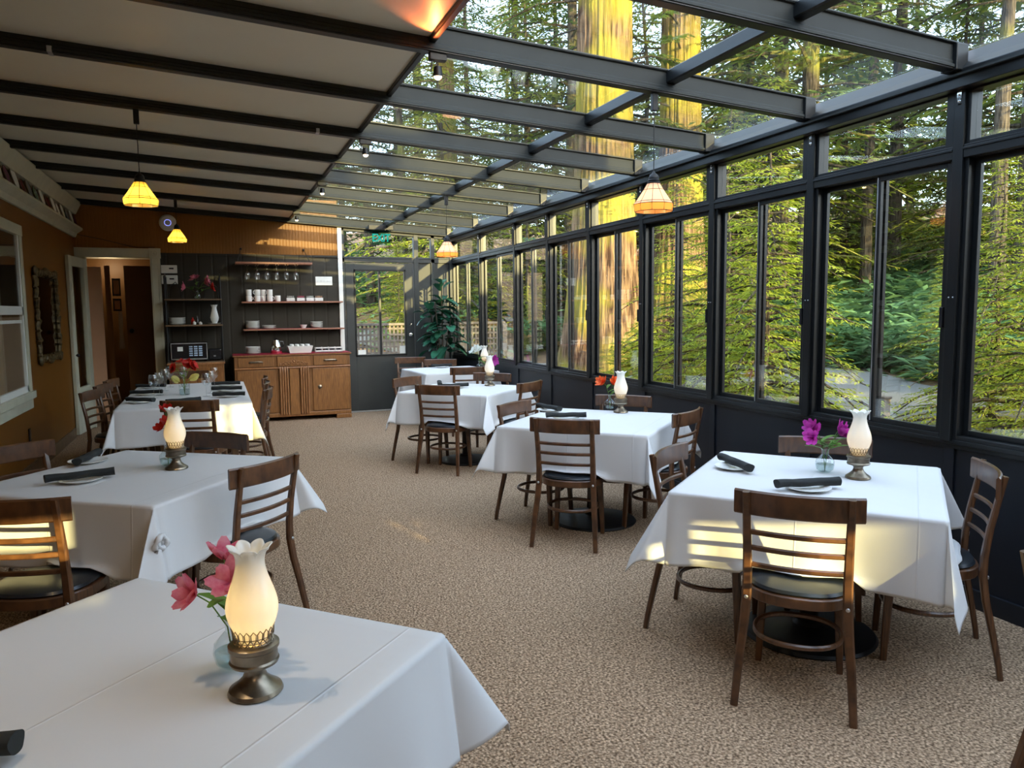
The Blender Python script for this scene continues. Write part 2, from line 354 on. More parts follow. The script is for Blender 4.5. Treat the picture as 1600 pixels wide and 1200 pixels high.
# rafters: from the left wall to the eave at every post
def ibeam(y, x0=L, x1=W - .06):
    m = MB(); prof = [(-.036, 0), (.036, 0), (.036, .014), (.024, .02), (.024, .034), (.020, .038), (.020, .112), (.032, .116), (.032, .128), (-.032, .128), (-.032, .116), (-.020, .112), (-.020, .038), (-.024, .034), (-.024, .02), (-.036, .014)]
    m.sweep([(x0, y, zb(x0)), (x1, y, zb(x1))], prof); return m
for i, y in enumerate(YS):
    yy = min(y, D - .04)
    r = struct(ibeam(yy).build('trim_%d' % tn, 'rafter', smooth=False, bevel=.0015)); tn += 1
    m = MB(); m.sweep([(L, yy, zb(L) - .004), (W - .06, yy, zb(W - .06) - .004)], rr(.062, .012)); m.build('bottom_cap', 'frame', r, False)
    m = MB(); m.sweep([(1.1, yy, zb(1.1) + .125), (W - .06, yy, zb(W) + .125)], rr(.07, .012)); m.build('glazing_gasket', 'frame', r, False)
    m = MB(); m.bx(W - .14, W - .06, yy - .045, yy + .045, zb(W) - .004, zb(W) + .125); m.build('end_bracket', 'frame', r, False, .004)
# purlins
for x, n in ((1.10, 0), (2.53, 1)):
    m = MB(); z = zb(x)
    if n: m.sweep([(x, FY, z + .09), (x, D, z + .09)], rr(.07, .075, .008))
    else: m.sweep([(x, FY, z + .068), (x, D, z + .068)], rr(.035, .06, .004))
    p = struct(m.build('trim_%d' % tn, 'frame', smooth=False)); tn += 1
    if n:
        for dx in (-.022, .006): MB().sweep([(x + dx + .005, FY, z + .129), (x + dx + .005, D, z + .129)], rr(.008, .004)).build('weather_strip', 'silver', p, False)
# ceiling panels of the solid part: one insulated sandwich with a joint under each rafter
m = MB(); vs = []
for x in (L - .14, 1.10):
    for z in (.062, .16):
        for y in (FY, D + .1): vs.append((x, y, zb(x) + z))
m.add(vs, [(0, 4, 5, 1), (2, 3, 7, 6), (0, 1, 3, 2), (4, 6, 7, 5), (0, 2, 6, 4), (1, 5, 7, 3)])
struct(m.build('ceiling', 'panel', smooth=False))
# roof panes
for a, b in zip(YS[:-1], YS[1:]):
    for k, (x0, x1) in enumerate(((1.12, 2.5), (2.56, W))):
        m = MB(); vs = []
        for x in (x0, x1):
            for z in (.116, .122):
                for y in (a + .02, min(b, D - .04) - .02): vs.append((x, y, zb(x) + z))
        m.add(vs, [(0, 4, 5, 1), (2, 3, 7, 6), (0, 1, 3, 2), (4, 6, 7, 5), (0, 2, 6, 4), (1, 5, 7, 3)])
        w = struct(m.build('window_%d' % wi, 'glass', smooth=False)); wi += 1
# glazed end wall (x 1.85..W at y=D)
m = MB(); y0, y1 = D - .01, D + .07
m.bx(1.85, 1.885, y0, y1, 0, 2.95); m.bx(2.975, 3.045, y0 - .01, y1, 0, 2.85); m.bx(3.255, 3.315, y0, y1, 0, 2.85); m.bx(3.56, W, y0 - .02, y1, 0, 2.8)
m.bx(1.85, W, y0, y1, 2.335, 2.42); m.bx(1.85, W, y0 - .008, y0, 2.395, 2.41)
m.sweep([(1.85, D + .03, zb(1.85) - .02), (W, D + .03, zb(W) - .02)], rr(.08, .07))
m.bx(3.045, 3.56, D + .02, D + .05, 0, 2.34)
we = struct(m.build('wall_end', 'doorpaint', smooth=False, bevel=.003))
for a, b in ((1.885, 2.975), (3.045, 3.255), (3.315, 3.56)):
    MB().bx(a, b, D + .03, D + .036, 2.42, 2.85).build('transom_pane', 'glass', we, False)
# door in the end wall
m = MB(); x0, x1 = 1.895, 2.965
m.bx(x0, 2.03, D, D + .045, .02, 2.325); m.bx(2.825, x1, D, D + .045, .02, 2.325); m.bx(2.03, 2.825, D, D + .045, .02, .885); m.bx(2.03, 2.825, D, D + .045, 2.215, 2.325)
dr = struct(m.build('door_1', 'doorpaint', smooth=False, bevel=.002))
m = MB()
for (a, b, c, d) in ((2.02, 2.045, .875, 2.225), (2.81, 2.835, .875, 2.225)): m.bx(a, b, D - .012, D + .05, c, d)
m.bx(2.02, 2.835, D - .012, D + .05, .875, .90); m.bx(2.02, 2.835, D - .012, D + .05, 2.2, 2.225); m.bx(2.405, 2.435, D - .006, D + .05, .89, 2.21)
m.build('window_frame', 'frame', dr, False, .002)
MB().bx(2.04, 2.815, D + .015, D + .021, .89, 2.21).build('pane', 'glass', dr, False)
m = MB(); m.lathe([(.0, 0), (.03, 0), (.03, .006), (.012, .01), (.012, .04), (.026, .05), (.03, .065), (.022, .08), (0, .084)], 20); m.xf(Matrix.Rotation(PI / 2, 4, 'X'))
m.build('door_knob', 'chrome', dr, loc=(2.90, D, 1.2))
m = MB(); m.lathe([(.0, 0), (.022, 0), (.022, .012), (.0, .014)], 20); m.xf(Matrix.Rotation(PI / 2, 4, 'X')); m.build('deadbolt', 'chrome', dr, loc=(2.90, D, 1.36))
for x, w, h, s in ((2.12, .12, .07, 'white hours card'), (2.765, .09, .12, 'white notice card')):
    o = MB().bx(x - w / 2, x + w / 2, D + .011, D + .013, .905, .905 + h).build('notice', 'white', smooth=False)
    tag(o, 'small white paper notice in the lower %s corner of the end door window' % ('left' if x < 2.4 else 'right'), 'notice')
struct(MB().bx(1.85, W, D - .02, D - .005, 0, .012).build('trim_%d' % tn, 'silver', smooth=False)); tn += 1
# doorway casing
m = MB(); yc = D - .025
m.bx(-.82, -.69, yc, D + .1, 0, 2.36); m.bx(-1.75, -1.62, yc, D + .1, 0, 2.36); m.bx(-1.75, -.82, yc, D + .1, 2.36, 2.475)
m.bx(-.83, -.68, yc - .01, D + .1, 2.35, 2.49); m.bx(-1.75, -.83, yc - .008, D, 2.465, 2.485); m.bx(-.80, -.79, yc - .006, yc, 0, 2.35); m.bx(-.72, -.71, yc - .006, yc, 0, 2.35)
m.lathe([(.0, 0), (.045, 0), (.045, .008), (.03, .008), (.03, .003), (.014, .003), (.014, .01), (0, .012)], 20)
m.v[-20 * 8:] = [(v[0] - .755, yc - .01 - v[2], 2.42 + v[1]) for v in m.v[-20 * 8:]]
struct(m.build('trim_%d' % tn, 'cream', smooth=False, bevel=.002)); tn += 1
# open glazed door leaf folded against the left wall
leaf = struct(thing('door_2', (-1.64, D - .03, 0), math.radians(-96)))
m = MB(); lw, lh = .78, 2.33
m.bx(0, .12, -.02, .02, .02, lh); m.bx(lw - .12, lw, -.02, .02, .02, lh); m.bx(.12, lw - .12, -.02, .02, .02, .62); m.bx(.12, lw - .12, -.02, .02, lh - .13, lh)
m.bx(.11, .125, -.026, .026, .61, lh - .12); m.bx(lw - .125, lw - .11, -.026, .026, .61, lh - .12)
m.build('door_leaf', 'cream', leaf, False, .003)
MB().bx(.12, lw - .12, -.003, .003, .62, lh - .13).build('pane', 'glass', leaf, False)
m = MB(); m.ball((lw - .06, .045, 1.05), .022); m.tube([(lw - .06, .02, 1.05), (lw - .06, .04, 1.05)], .01); m.build('door_knob', 'iron', leaf)
# hallway beyond the doorway
m = MB(); m.bx(-3.4, -.4, D + 2.6, D + 2.7, 0, 2.7); m.bx(-3.4, -3.3, D + .12, D + 2.6, 0, 2.7); m.bx(-.5, -.4, D + .12, D + 2.6, 0, 2.7); m.bx(-3.4, L, D + .02, D + .12, 0, 2.7)
struct(m.build('wall_hall', 'hall', smooth=False))
struct(MB().bx(-3.4, -.4, D + .1, D + 2.7, -.3, -.0).build('floor_hall', 'carpet', smooth=False))
struct(MB().bx(-3.4, -.4, D + .1, D + 2.7, 2.5, 2.6).build('ceiling_hall', 'panel', smooth=False))
o = MB().bx(-1.86, -1.70, D + .5, D + .54, 0, 2.32); o.bx(-1.70, -1.52, D + .62, D + .66, 0, 2.26)
struct(o.build('trim_%d' % tn, 'peach', smooth=False, bevel=.004)); tn += 1
hd = struct(MB().bx(-1.26, -.5, D + 1.0, D + 1.04, 0, 2.3).build('door_3', 'hall', smooth=False, bevel=.004))
MB().ball((-1.19, D + .96, 1.32), .035).build('door_knob', 'iron', hd)
o = MB(); o.bx(-1.52, -1.45, D + 1.0, D + 1.03, 0, 2.3); struct(o.build('trim_%d' % tn, 'hall', smooth=False)); tn += 1
o = MB(); o.sweep([(-1.40, D + 1.6, 1.62 - .6 * k / 8) for k in range(9)], rr(.07, .012), up=(0, 1, 0), scale=[.7 + .1 * math.sin(k) + .05 * k for k in range(9)])
tag(o.build('lit_gap_strip', 'plate'), 'cream panel standing in for the bright lit gap beside the hallway door', 'lit_gap_strip')  # pale panel put in as the bright lit strip of the gap
for k, (z, h) in enumerate(((2.0, .28), (1.72, .2))):
    o = thing('picture_frame', (-1.45, D + 1.75, z)); MB().bx(-.06, .06, -.01, .01, -h / 2, h / 2).build('frame', 'black', o, False); MB().bx(-.04, .04, -.014, -.01, -h / 2 + .03, h / 2 - .03).build('picture', 'peach', o, False)
    tag(o, ('upper' if k == 0 else 'lower') + ' small dark framed picture glimpsed in the hallway gap', 'picture')
ld = bpy.data.lights.new('hall_fill_light', 'POINT'); ld.energy = 5; ld.color = (1, .8, .5); ld.shadow_soft_size = .08; lo = bpy.data.objects.new('hall_fill_light', ld); COL.objects.link(lo); lo.location = (-1.6, D + 2.2, 2.35)  # lamp added without a fixture to brighten the hallway gap
# baseboards
struct(MB().bx(L, L + .018, FY, D - .85, 0, .13).build('baseboard_left', 'darkwood', smooth=False, bevel=.003))
struct(MB().bx(-.69, 1.79, D - .015, D, 0, .1).build('baseboard_back', 'darkboard', smooth=False))
# cornice and plate rail on the left wall
m = MB(); m.sweep([(L, D, 2.62), (L, FY, 2.62)], [(0, 0), (-.03, 0), (-.045, .03), (-.05, .05), (-.10, .085), (-.12, .10), (-.12, .125), (0, .125)])
rail = struct(m.build('trim_%d' % tn, 'cream', smooth=False, bevel=.0015)); tn += 1
m = MB(); m.sweep([(L, D, 2.93), (L, FY, 2.93)], [(0, .0), (-.05, 0), (-.10, .10), (-.12, .14), (-.12, .155), (0, .155)]); m.build('upper_cove', 'cream', rail, False)
# sash window on the left wall (opens to the next room)
m = MB(); ya, yb, za, zc = 7.35, 8.68, .74, 2.44; X = L
m.bx(X, X + .03, ya, ya + .12, za, zc); m.bx(X, X + .03, yb - .10, yb, za, zc); m.bx(X, X + .035, ya, yb + .01, zc - .10, zc + .0); m.bx(X, X + .055, ya - .03, yb + .03, za + .02, za + .09); m.bx(X, X + .03, ya, yb, za - .08, za + .02)
w = struct(m.build('window_%d' % wi, 'cream', smooth=False, bevel=.003)); wi += 1
m = MB(); m.bx(X, X + .02, ya + .12, ya + .17, .82, 2.34); m.bx(X, X + .02, yb - .15, yb - .10, .82, 2.34); m.bx(X, X + .02, ya + .12, yb - .1, 1.58, 1.66); m.bx(X, X + .02, ya + .12, yb - .1, .83, .89); m.bx(X, X + .012, ya + .12, yb - .1, 1.50, 1.53); m.build('sash', 'white', w, False, .002)
MB().bx(X + .004, X + .008, ya + .15, yb - .13, .86, 2.34).build('pane', 'glass', w, False)
MB().bx(X + .0005, X + .002, ya + .15, yb - .13, .86, 1.56).build('blind', 'peach', w, False)
MB().bx(X + .0005, X + .002, ya + .15, yb - .13, 1.60, 2.34).build('dark_room_sheet', 'darkboard', w, False)  # dark sheet standing in for the unlit room behind the upper sash
# unseen wall behind the camera, raised and widened to screen the low sun
m = MB(); y0, y1 = FY - .1, FY
def wall_with_holes(m, x0, x1, z0, z1, holes):
    xs = sorted({x0, x1, *[h[0] for h in holes], *[h[1] for h in holes]}); zs = sorted({z0, z1, *[h[2] for h in holes], *[h[3] for h in holes]})
    for a, b in zip(xs[:-1], xs[1:]):
        for c, d in zip(zs[:-1], zs[1:]):
            if not any(h[0] <= a and b <= h[1] and h[2] <= c and d <= h[3] for h in holes): m.bx(a, b, y0, y1, c, d)
HOLES = [(.15, .85, 1.54, 1.76), (2.95, 3.60, 1.20, 1.51), (2.15, 2.60, 1.98, 2.36)]  # openings placed and sized to shape the sun patches indoors
wall_with_holes(m, L - .14, 5.2, -.5, 4.35, HOLES); m.bx(5.2, 8.2, y0, y1, -.5, 3.93)
wf = struct(m.build('wall_front_sun_screen', 'ochre', smooth=False))
for (a, b, c, d) in HOLES:
    m = MB(); mid = (a + b) / 2
    m.bx(a, b, y0, y1, c, c + .02); m.bx(a, b, y0, y1, d - .02, d); m.bx(a, a + .03, y0, y1, c, d); m.bx(b - .03, b, y0, y1, c, d); mid = a + .17; m.bx(mid - .02, mid + .02, y0, y1, c, d)
    for k in (1, 2): m.bx(a, mid + (b - mid) * (k % 2) * .3, y0 + .03, y0 + .05, c + (d - c) * k / 3 - .014, c + (d - c) * k / 3 + .014)
    w = struct(m.build('window_%d' % wi, 'cream', smooth=False)); wi += 1
    MB().bx(a + .03, b - .03, y0 + .037, y0 + .043, c + .03, d - .03).build('pane', 'glass', w, False)

# ---------------------------------------------------------------- chairs
def make_chair():
    t = thing('dining_chair'); t['category'] = 'chair'
    pts = [(.218, -.27, 0), (.214, -.262, .06), (.204, -.235, .20), (.192, -.208, .33), (.186, -.195, .43), (.184, -.197, .52), (.185, -.212, .64), (.187, -.235, .76), (.189, -.258, .868)]
    for s in (-1, 1):
        m = MB(); m.sweep([(s * p[0], p[1], p[2]) for p in pts], rr(.034, .026, .006), up=(0, 1, 0), scale=[.86, .9, 1, 1.08, 1.12, 1.06, .98, .9, .78])
        o = m.build('back_leg', 'wood', t)
        MB().ball((s * .186, -.214, .43), .008, (1, .5, 1), 8, 6).build('screw', 'silver', o)
        m = MB(); m.sweep([(s * .150, .150, .43), (s * .158, .160, .25), (s * .168, .172, 0)], rr(.036, .036, .005), up=(0, 1, 0), scale=[1.05, .98, .74])
        m.build('front_leg', 'wood', t)
    m = MB(); xs = [(-.235 + .47 * k / 16) for k in range(17)]
    m.sweep([(x, -.228 - .044 * (1 - (x / .235) ** 2) + .006, .822) for x in xs], rr(.016, .098, .007)); m.build('top_rail', 'wood', t, bevel=0)
    for z, y in ((.565, -.200), (.635, -.208), (.702, -.222)):
        m = MB(); m.sweep([(.186 * (k / 5 - 1), y - .028 * (1 - (k / 5 - 1) ** 2), z) for k in range(11)], rr(.013, .022, .005)); m.build('slat', 'wood', t)
    n = 32; sup = lambda a, r, e: (math.copysign(abs(math.cos(a)) ** e, math.cos(a)) * r, math.copysign(abs(math.sin(a)) ** e, math.sin(a)) * r)
    m = MB(); m.sweep([(*sup(2 * PI * k / n, .198, .82), .425) for k in range(n)], rr(.024, .046, .005), closed=True); m.build('seat_ring', 'wood', t)
    m = MB(); vs = []; rings = [(.0, .482), (.09, .481), (.155, .476), (.190, .466), (.198, .455), (.192, .448), (0, .446)]
    for r, z in rings:
        for k in range(n): x, y = sup(2 * PI * k / n, max(r, 1e-5), .82); vs.append((x, y, z))
    m.add(vs, [(i * n + k, (i + 1) * n + k, (i + 1) * n + (k + 1) % n, i * n + (k + 1) % n) for i in range(len(rings) - 1) for k in range(n)]); m.build('seat_cushion', 'vinyl', t)
    m = MB(); m.sweep([(*sup(2 * PI * k / n, .170, .9), .235) for k in range(n)], rr(.018, .022, .006), closed=True); m.build('hoop_stretcher', 'wood', t)
    return t
CH = Proto(make_chair); SEATS = []
def chair(x, y, fx, fy, label):
    SEATS.append((x, y)); return CH.put((x, y, 0), math.atan2(-fx, fy), label)
TOP = .76
chairs_by_table = {
 1: [(2.205, 2.40, .7, .7, 'dark wooden ladder-back chair in the foreground, back to camera, at the large right-hand table'),
     (2.96, 2.44, -.75, .66, 'ladder-back chair on the window side of the nearest right-hand table, seen from its side'),
     (2.90, 2.99, -.67, -.74, 'chair behind the magenta flowers, only its top rail above the white cloth'),
     (2.26, 3.05, .6, -.8, 'chair at the left corner of the nearest right-hand table, beside the aisle')],
 2: [(2.24, 4.60, .65, .76, 'dark ladder-back chair with its back to us at the middle right-hand table'),
     (2.93, 5.25, -.7, -.7, 'chair behind the orange flowers, top rail showing over the middle right-hand table'),
     (2.25, 5.18, .6, -.8, 'chair on the far left corner of the middle right-hand table, turned from the camera'),
     (2.91, 4.61, -.54, .84, 'chair on the window side of the middle right-hand table, slats seen edge-on')],
 3: [(2.10, 7.15, .65, .76, 'dark ladder-back chair with its back to us at the third table along the windows'),
     (2.72, 7.84, -.7, -.7, 'chair on the far side of the third window table, behind its milk glass lamp'),
     (2.02, 7.74, .6, -.8, 'chair at the aisle end of the third window table'),
     (2.73, 7.05, -.6, .8, 'chair between the third window table and the glass wall')],
 4: [(2.96, 9.24, .12, .99, 'dark chair with its back to us at the farthest window table'),
     (2.95, 10.42, -.35, -.94, 'chair facing us on the far side of the farthest window table'),
     (2.72, 11.12, -.15, -.98, 'chair standing in front of the charcoal end door, left of the farthest table')],
 5: [(.035, 3.94, -.7, .71, 'ladder-back chair on the aisle side of the left table, black seat showing'),
     (-.71, 3.62, .32, .95, 'sunlit ladder-back chair cut off by the left edge of the picture'),
     (-.90, 4.62, .7, -.7, 'chair behind the left table beside the ochre wall, only its pale top rail visible'),
     (-.18, 4.59, -.65, -.755, 'chair between the left table and the long table, dark top rail beside the lamp')],
 7: [(-.165, 6.91, .28, .96, 'chair at the near head of the long table, back to camera'),
     (-.88, 7.88, 1, -.28, 'nearest chair on the wall side of the long table'),
     (-.86, 8.55, 1, -.2, 'middle chair on the wall side of the long table'),
     (-.85, 9.15, 1, -.15, 'farthest chair on the wall side of the long table'),
     (.20, 7.50, -1, .18, 'nearest chair on the aisle side of the long table'),
     (.22, 8.12, -1, .12, 'middle chair on the aisle side of the long table'),
     (.24, 8.75, -1, .1, 'farthest chair on the aisle side of the long table'),
     (-.34, 9.85, 0, -1, 'chair at the far head of the long table, behind the flowers')],
}
for k in chairs_by_table:
    for c in chairs_by_table[k]: chair(*c)
chair(2.30, 1.16, .9, -.45, 'chair just entering at the right edge of the picture, a sliver of its wooden back')

# ---------------------------------------------------------------- tables and cloths
def make_table():
    t = thing('dining_table'); t['category'] = 'table'
    MB().box((0, 0, .742), (1, 1, .026)).build('tabletop', 'darkwood', t, False, .006)
    m = MB(); m.lathe([(.0, 0), (.285, 0), (.29, .008), (.28, .02), (.15, .04), (.07, .055), (.055, .075), (0, .08)], 48); m.build('base_plate', 'iron', t)
    MB().lathe([(.04, .05), (.04, .70)], 20).build('column', 'iron', t)
    m = MB(); m.box((0, 0, .715), (.62, .05, .025)); m.box((0, 0, .715), (.05, .62, .025)); m.build('spider_plate', 'iron', t, False)
    return t
TB = Proto(make_table)
def cloth(cx, cy, ax, ay, rz, label, drop=.325, n=64, seed=0, seats=(), tk=1):
    rg = random.Random(seed); T = TOP; ph = [rg.uniform(0, 6.3) for _ in range(12)]
    def coords(a):
        h = n // 2; inn = [-a + 2 * a * k / (h // 2) for k in range(h // 2 + 1)]; e = n // 4
        lo = [-a - drop + drop * (k / e) for k in range(e)]; hi = [a + drop * ((k + 1) / e) for k in range(e)]
        r = sorted(lo + [-a - .004, -a + .006] + inn[1:-1] + [a - .006, a + .004] + hi); return r
    us, vs_ = coords(ax), coords(ay); V = []; nu, nv = len(us), len(vs_)
    loc_seats = []
    for sx, sy in seats:
        dx, dy = sx - cx, sy - cy; loc_seats.append((dx * math.cos(rz) + dy * math.sin(rz), -dx * math.sin(rz) + dy * math.cos(rz)))
    for iv, v in enumerate(vs_):
        for iu, u in enumerate(us):
            du, dv = max(0, abs(u) - ax), max(0, abs(v) - ay); su, sv = (1 if u > 0 else -1), (1 if v > 0 else -1)
            if du == 0 and dv == 0: V.append([u, v, T + .0025 + .0012 * math.sin(7 * u + ph[0]) * math.sin(6 * v + ph[1])]); continue
            r = math.hypot(du, dv); th = math.atan2(dv, du)
            ci = (0 if su > 0 else 1) + (0 if sv > 0 else 2)
            flare = .10 + .05 * math.sin(ph[ci]); tong = tk * (.46 + .08 * math.sin(ph[ci + 4]))
            if du > 0 and dv > 0:
                w = math.sin(2 * th); hx = math.cos(th) * (flare + (tong - flare) * w) ; hy = math.sin(th) * (flare + (tong - flare) * w)
                sk = tk * .16 * w * math.sin(ph[ci + 6]); hx += sk * .7 - .10 * math.sin(4 * th) * (1 if ph[ci] > 3 else -1) * w; hy += -sk * .7 + .05 * math.sin(6 * th) * w
                h2 = min(.7, hx * hx + hy * hy); rad = r * (1 - .1 * w)
                x = su * (ax + .004 + rad * max(-.02, hx)); y = sv * (ay + .004 + rad * max(-.02, hy)); z = T - rad * math.sqrt(1 - h2)
            else:
                d = du if du > 0 else dv; s_ = v if du > 0 else u; half = ay if du > 0 else ax
                near = (half - abs(s_)); c2 = (0 if (su if du == 0 else su) > 0 else 1) + (0 if sv > 0 else 2)
                fl = (.10 + .05 * math.sin(ph[c2])) * math.exp(-(near / .10) ** 1.3) + .035
                side = (0 if u > 0 else 1) if du > 0 else (2 if v > 0 else 3)
                rip = .027 * (d / drop) * math.sin(9 * s_ + ph[side] + 2 * d) * min(1, near / .15) + .010 * (d / drop) * math.sin(21 * s_ + ph[side + 4]) * min(1, near / .1)
                o = .004 + d * fl + rip + .006; z = T - d * math.sqrt(max(.2, 1 - fl * fl)) + (.0 if d > .005 else 0)
                x, y = (su * (ax + o), v) if du > 0 else (u, sv * (ay + o))
                if d < .006: z = T - .002
            V.append([x, y, z])
    ca = [Vector((V[i][0], V[i][1])) for i in range(len(V))]
    for i, p in enumerate(V):
        if p[2] > T - .05: continue
        for sx, sy in loc_seats:
            d = math.hypot(p[0] - sx, p[1] - sy); k = 1 - min(1, max(0, (d - .19) / .07)); k = k * k * (3 - 2 * k)
            if k > 0 and p[2] < .492:
                de = .492 - p[2]; nx = sx / (math.hypot(sx, sy) + 1e-6); ny = sy / (math.hypot(sx, sy) + 1e-6)
                if abs(sx) > abs(sy): ny *= .2
                else: nx *= .2
                p[0] += nx * de * .75 * k; p[1] += ny * de * .75 * k; p[2] += (de + .003) * k
    m = MB(); m.v = [tuple(p) for p in V]
    m.f = [(j * nu + i, j * nu + i + 1, (j + 1) * nu + i + 1, (j + 1) * nu + i) for j in range(nv - 1) for i in range(nu - 1)]
    o = m.build('tablecloth', 'linen', smooth=True, angle=180); o.location = (cx, cy, 0); o.rotation_euler = (0, 0, rz)
    sm = o.modifiers.new('thick', 'SOLIDIFY'); sm.thickness = .0025; sm.offset = -1
    tag(o, label, 'tablecloth'); return o
A1 = math.atan2(.70, .81)
TABLES = [  # id, x, y, side, angle, table words, cloth words
 (1, 2.62, 2.78, 1.07, A1, 'square pedestal table on a round black base, nearest on the window side', 'white tablecloth with yellow sun patches on the nearest window-side table'),
 (2, 2.58, 4.94, 1.07, math.radians(44), 'pedestal table under white cloth, middle of the window side row', 'white tablecloth under the orange flowers on the middle window-side table'),
 (3, 2.40, 7.50, 1.0, math.radians(44), 'third pedestal table along the windows, dark column in view', 'white tablecloth on the third table along the windows'),
 (4, 2.99, 10.05, 1.03, math.radians(4), 'farthest table along the windows, by the potted fig', 'white tablecloth on the farthest table, beside the potted fig'),
 (5, -.41, 4.27, 1.09, math.radians(54.4), 'table on the left under a white cloth with a glowing lamp', 'white tablecloth with a knotted corner on the left table in front of the long table'),
 (6, -.26, 1.79, 1.07, math.radians(45), 'table nearest the camera, only its covered top in view', 'creased white tablecloth filling the bottom left corner of the picture')]
for k, x, y, s, a, lt, lc in TABLES:
    TB.put((x, y, 0), a, lt, None, (s, s, 1))
    cloth(x, y, s / 2 + .002, s / 2 + .002, a, lc, .325, 96 if k in (1, 5, 6) else 64, k * 3 + 1, [c[:2] for c in chairs_by_table.get(k, [])], .3 if k == 4 else 1)
m = MB(); rg = random.Random(3)
for k in range(5):
    ph = rg.uniform(0, 6); c = Vector((rg.uniform(-.015, .015), rg.uniform(-.015, .015), rg.uniform(-.02, .02)))
    m.tube([c + Vector((.030 * math.cos(q * .42 + ph), .018 * math.sin(q * .42), .028 * math.sin(q * .42 + ph) * (1 if k % 2 else -1))) for q in range(15)], .011, 8, True, up=(.1, .2, 1), scale=[1 + .3 * math.sin(q * 1.7 + k) for q in range(15)])
kn = m.build('knot', 'linen', bpy.context.scene.objects['tablecloth.004'], angle=180); kn.location = (-.565, -.575, .60)
t7 = thing('dining_table', (-.285, 8.35, 0), 0, 'long banquet table set with wine glasses in front of the sideboard', 'table')
MB().box((0, 0, .742), (1.1, 2.36, .026)).build('tabletop', 'darkwood', t7, False, .006)
for sx in (-1, 1):
    for sy in (-1, 1): MB().box((sx * .40, sy * .95, .365), (.06, .06, .73)).build('leg', 'darkwood', t7, False, .004)
cloth(-.285, 8.35, .552, 1.182, 0, 'white tablecloth on the long table with the wine glasses', .33, 72, 5, [])

# ---------------------------------------------------------------- oil lamps
def make_lamp(lit):
    t = thing('oil_lamp'); t['category'] = 'lamp'
    m = MB(); m.lathe([(.0, 0), (.055, 0), (.058, .004), (.055, .012), (.040, .022), (.026, .036), (.021, .050), (.023, .058), (.036, .064), (.050, .068), (.052, .074), (.049, .078), (.049, .098), (.053, .102), (.053, .110), (.046, .114), (0, .114)], 40); m.build('base', 'pewter', t)
    m = MB(); r = .0405; nn = 20
    for z in (.116, .122): m.sweep([(r * math.cos(2 * PI * k / 40), r * math.sin(2 * PI * k / 40), z) for k in range(40)], rr(.0022, .0018), closed=True)
    for k in range(nn):
        a = 2 * PI * k / nn; b = a + PI / nn
        P_ = lambda an, z, q=0: ((r + q) * math.cos(an), (r + q) * math.sin(an), z)
        m.tube([P_(a, .114), P_(b, .122), P_(a + 2 * PI / nn, .130)], .0011, 4); m.tube([P_(a + 2 * PI / nn, .114), P_(b, .122), P_(a, .130)], .0011, 4)
        m.tube([P_(a + .04, .129, .001), P_(a + .03, .143, .003), P_(b, .150, .004), P_(a + 2 * PI / nn - .03, .143, .003), P_(a + 2 * PI / nn - .04, .129, .001)], .0013, 4)
    m.sweep([(r * math.cos(2 * PI * k / 40), r * math.sin(2 * PI * k / 40), .130) for k in range(40)], rr(.0022, .0018), closed=True)
    m.build('perforated_gallery', 'pewter', t)
    prof = [(.030, .115), (.036, .135), (.047, .155), (.054, .178), (.055, .196), (.050, .218), (.041, .243), (.033, .266), (.0295, .286), (.0298, .294), (.031, .301), (.0335, .308), (.037, .314), (.041, .318), (.045, .320)]
    def ruf(i, r, z, a):
        k = max(0, (z - .290) / .030) ** 1.3; w = math.cos(7 * a); return r + .0045 * k * w, z + .011 * k * (abs(math.cos(3.5 * a)) ** .7 - .6)
    m = MB(); m.lathe(prof, 84, (0, 0, 0), ruf, False); c = m.build('chimney', 'milk', t); s = c.modifiers.new('thick', 'SOLIDIFY'); s.thickness = .0028; s.offset = -1
    s2 = c.modifiers.new('sub', 'SUBSURF'); s2.levels = 1; s2.render_levels = 1
    MB().lathe([(.0, .112), (.014, .112), (.014, .14), (.010, .150), (.004, .165), (0, .17)], 12).build('candle', 'candle', t)
    ld = bpy.data.lights.new('lamp_light', 'POINT'); ld.energy = lit; ld.color = (1, .68, .28); ld.shadow_soft_size = .014
    lo = bpy.data.objects.new('lamp_light', ld); COL.objects.link(lo); lo.location = (0, 0, .165); lo.parent = t
    return t
LAMPS = [(.045, 1.66, .42, 'milk glass oil lamp with ruffled rim on the table nearest the camera'),
 (-.226, 4.30, .50, 'glowing milk glass oil lamp on the left table, red flower behind it'),
 (2.82, 2.70, .16, 'milk glass oil lamp beside the magenta flowers'),
 (2.949, 5.20, .14, 'milk glass oil lamp beside the orange flowers'),
 (2.734, 7.67, .14, 'milk glass oil lamp on the third window-side table'),
 (3.44, 9.85, .12, 'milk glass oil lamp on the farthest window-side table beside white flowers')]
for x, y, e, lb in LAMPS:
    o = make_lamp(e); o.location = (x, y, TOP + .003); o.rotation_euler = (0, 0, x * 3); o['label'] = lb

